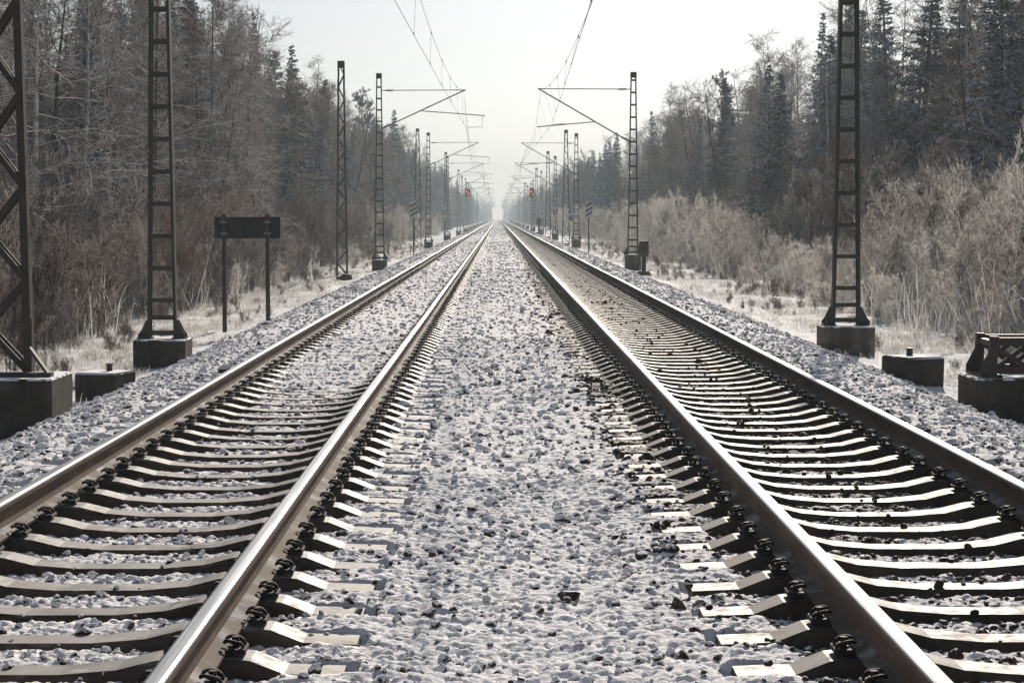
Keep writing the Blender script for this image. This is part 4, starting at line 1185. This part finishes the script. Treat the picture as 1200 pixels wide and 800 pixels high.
n = 1300
y = 24+150*RNG.random(n)**1.4; u = RNG.uniform(5.9, 10.2, n); x = MID+u*np.where(RNG.random(n) < 0.5, -1, 1)
kp = (np.hypot(x+5.44, y-33.8) > 1) & (np.hypot(x-5.76, y-34.4) > 1) & (np.hypot(x-5.76, y-22.9) > 1.3) & (np.hypot(x+5.4, y-23.4) > 1.3) & (vnoise(x*0.5, y*0.35, 123) > -0.1)
x = x[kp]; y = y[kp]; u = u[kp]; n = len(x); s = RNG.uniform(0.05, 0.13, n)*(0.5+0.5*smooth(6, 9, u))
scatter('weeds', np.stack([x, y, profile(x, y)-0.02], 1), np.stack([s, s, s*RNG.uniform(0.5, 1.9, n)], 1), np.stack([RNG.uniform(-.3, .3, n), RNG.uniform(-.3, .3, n), RNG.uniform(0, 6.28, n)], 1), [o.copy() for o in ug], 'low brown frosted weeds scattered over the snowy verges', 'weeds')

# grass and reeds
def blades(seed, n, hmin, hmax, w, spread_, lean, head=False):
    r = random.Random(seed); V = []; T = []
    for k in range(n):
        a = r.uniform(0, 6.28); q = spread_*math.sqrt(r.random()); p = np.array([math.cos(a)*q, math.sin(a)*q, -0.03])
        b = r.uniform(0, 6.28); side = np.array([math.cos(b), math.sin(b), 0])*w; out = np.array([math.cos(b+1.57), math.sin(b+1.57), 0])
        h = r.uniform(hmin, hmax); le = r.uniform(0.1, 1.0)*lean*h
        pts = [p, p+np.array([0,0,h*0.5])+out*le*0.3, p+np.array([0,0,h*0.85])+out*le*0.75, p+np.array([0,0,h*(1.0-0.25*lean*r.random())])+out*le*1.3]
        ws = [1, 0.9, 0.7, 0.15] if not head else [0.8, 0.8, 1.6, 0.6]
        i = len(V)
        for pt, ww in zip(pts, ws): V += [pt-side*ww, pt+side*ww]
        for s_ in range(3): j = i+s_*2; T += [(j, j+1, j+3), (j, j+3, j+2)]
    return np.array(V), np.array(T)
gobj = []
for k in range(4):
    V, T = blades(200+k, 30, 0.05, 0.20, 0.0035, 0.18, 0.9); gobj.append(bpy.data.objects.new('tuft', np_mesh('tuft', V, T, M_GRASS)))
def verge(n, y0, y1, side, u0, u1):
    y = y0+(y1-y0)*RNG.random(n)**1.5; u = u0+(u1-u0)*RNG.random(n)**0.8; x = MID+side*u
    keep = vnoise(x*0.7, y*0.7, 77)+vnoise(x*2.0, y*2.0, 78)*0.6 > -0.05+0.30*smooth(6.3, 5.4, u)
    for gx_, gy_, gr_ in ((-5.44, 33.8, .6), (5.76, 34.4, .6), (-5.4, 23.4, .75), (5.76, 22.9, .8), (-5.27, 27.9, .6), (5.5, 27.5, .6)):
        keep &= ((x-gx_)**2+(y-gy_)**2 > gr_**2)
    x = x[keep]; y = y[keep]; s = RNG.uniform(0.6, 1.35, len(x))
    z = profile(x, y)+vnoise(x*0.5, y*0.5, 9)*0.22*smooth(5.2, 7.5, np.abs(x-MID))
    return np.stack([x, y, z], 1), np.stack([s, s, s], 1)
a1, b1 = verge(7500, 21, 200, -1, 5.3, 10.5); a2, b2 = verge(8000, 21, 200, 1, 5.2, 11.5)
A = np.concatenate([a1, a2]); B = np.concatenate([b1, b2])
scatter('grass', A, B, np.stack([np.zeros(len(A)), np.zeros(len(A)), RNG.uniform(0, 6.28, len(A))], 1), gobj, 'short frosted straw-coloured grass on both verges', 'grass')
robj = []
for k in range(4):
    V, T = blades(300+k, 9, 0.6, 1.9, 0.0075, 0.45, 0.9, False); robj.append(bpy.data.objects.new('reed_clump', np_mesh('reed_clump', V, T, M_GRASS)))
n = 170
y = np.concatenate([RNG.uniform(28, 55, n), RNG.uniform(42, 75, 50)]); x = np.concatenate([RNG.uniform(8.9, 11.0, n), RNG.uniform(-9.8, -8.3, 50)])
s = RNG.uniform(0.6, 1.1, len(x))
rt = np.stack([RNG.uniform(-.25, .25, len(x)), RNG.uniform(-.25, .25, len(x)), RNG.uniform(0, 6.28, len(x))], 1)
scatter('reeds', np.stack([x, y, profile(x, y)], 1), np.stack([s, s, s], 1), rt, robj, 'tall pale frosted reeds leaning at the edge of the verges', 'reeds')

# ------------------------------------------------------------------ haze
HAZE = 0.00074
mb = MB(); mb.box(-420, 420, -30, 1600, -3.0, 40)
hz = mb.mesh('haze', []); m = bpy.data.materials.new('haze'); m.use_nodes = True
hn = m.node_tree.nodes; hn.clear(); out = hn.new('ShaderNodeOutputMaterial'); pv = hn.new('ShaderNodeVolumePrincipled')
pv.inputs['Color'].default_value = (0.80, 0.94, 1.0, 1); pv.inputs['Density'].default_value = HAZE; pv.inputs['Anisotropy'].default_value = 0.0
m.node_tree.links.new(pv.outputs[0], out.inputs['Volume'])
hz.materials.append(m); ho = link('haze', hz); tag(ho, 'pale cold haze filling the cutting down the line', 'haze', kind='stuff')
print('PLANTS', CNT)
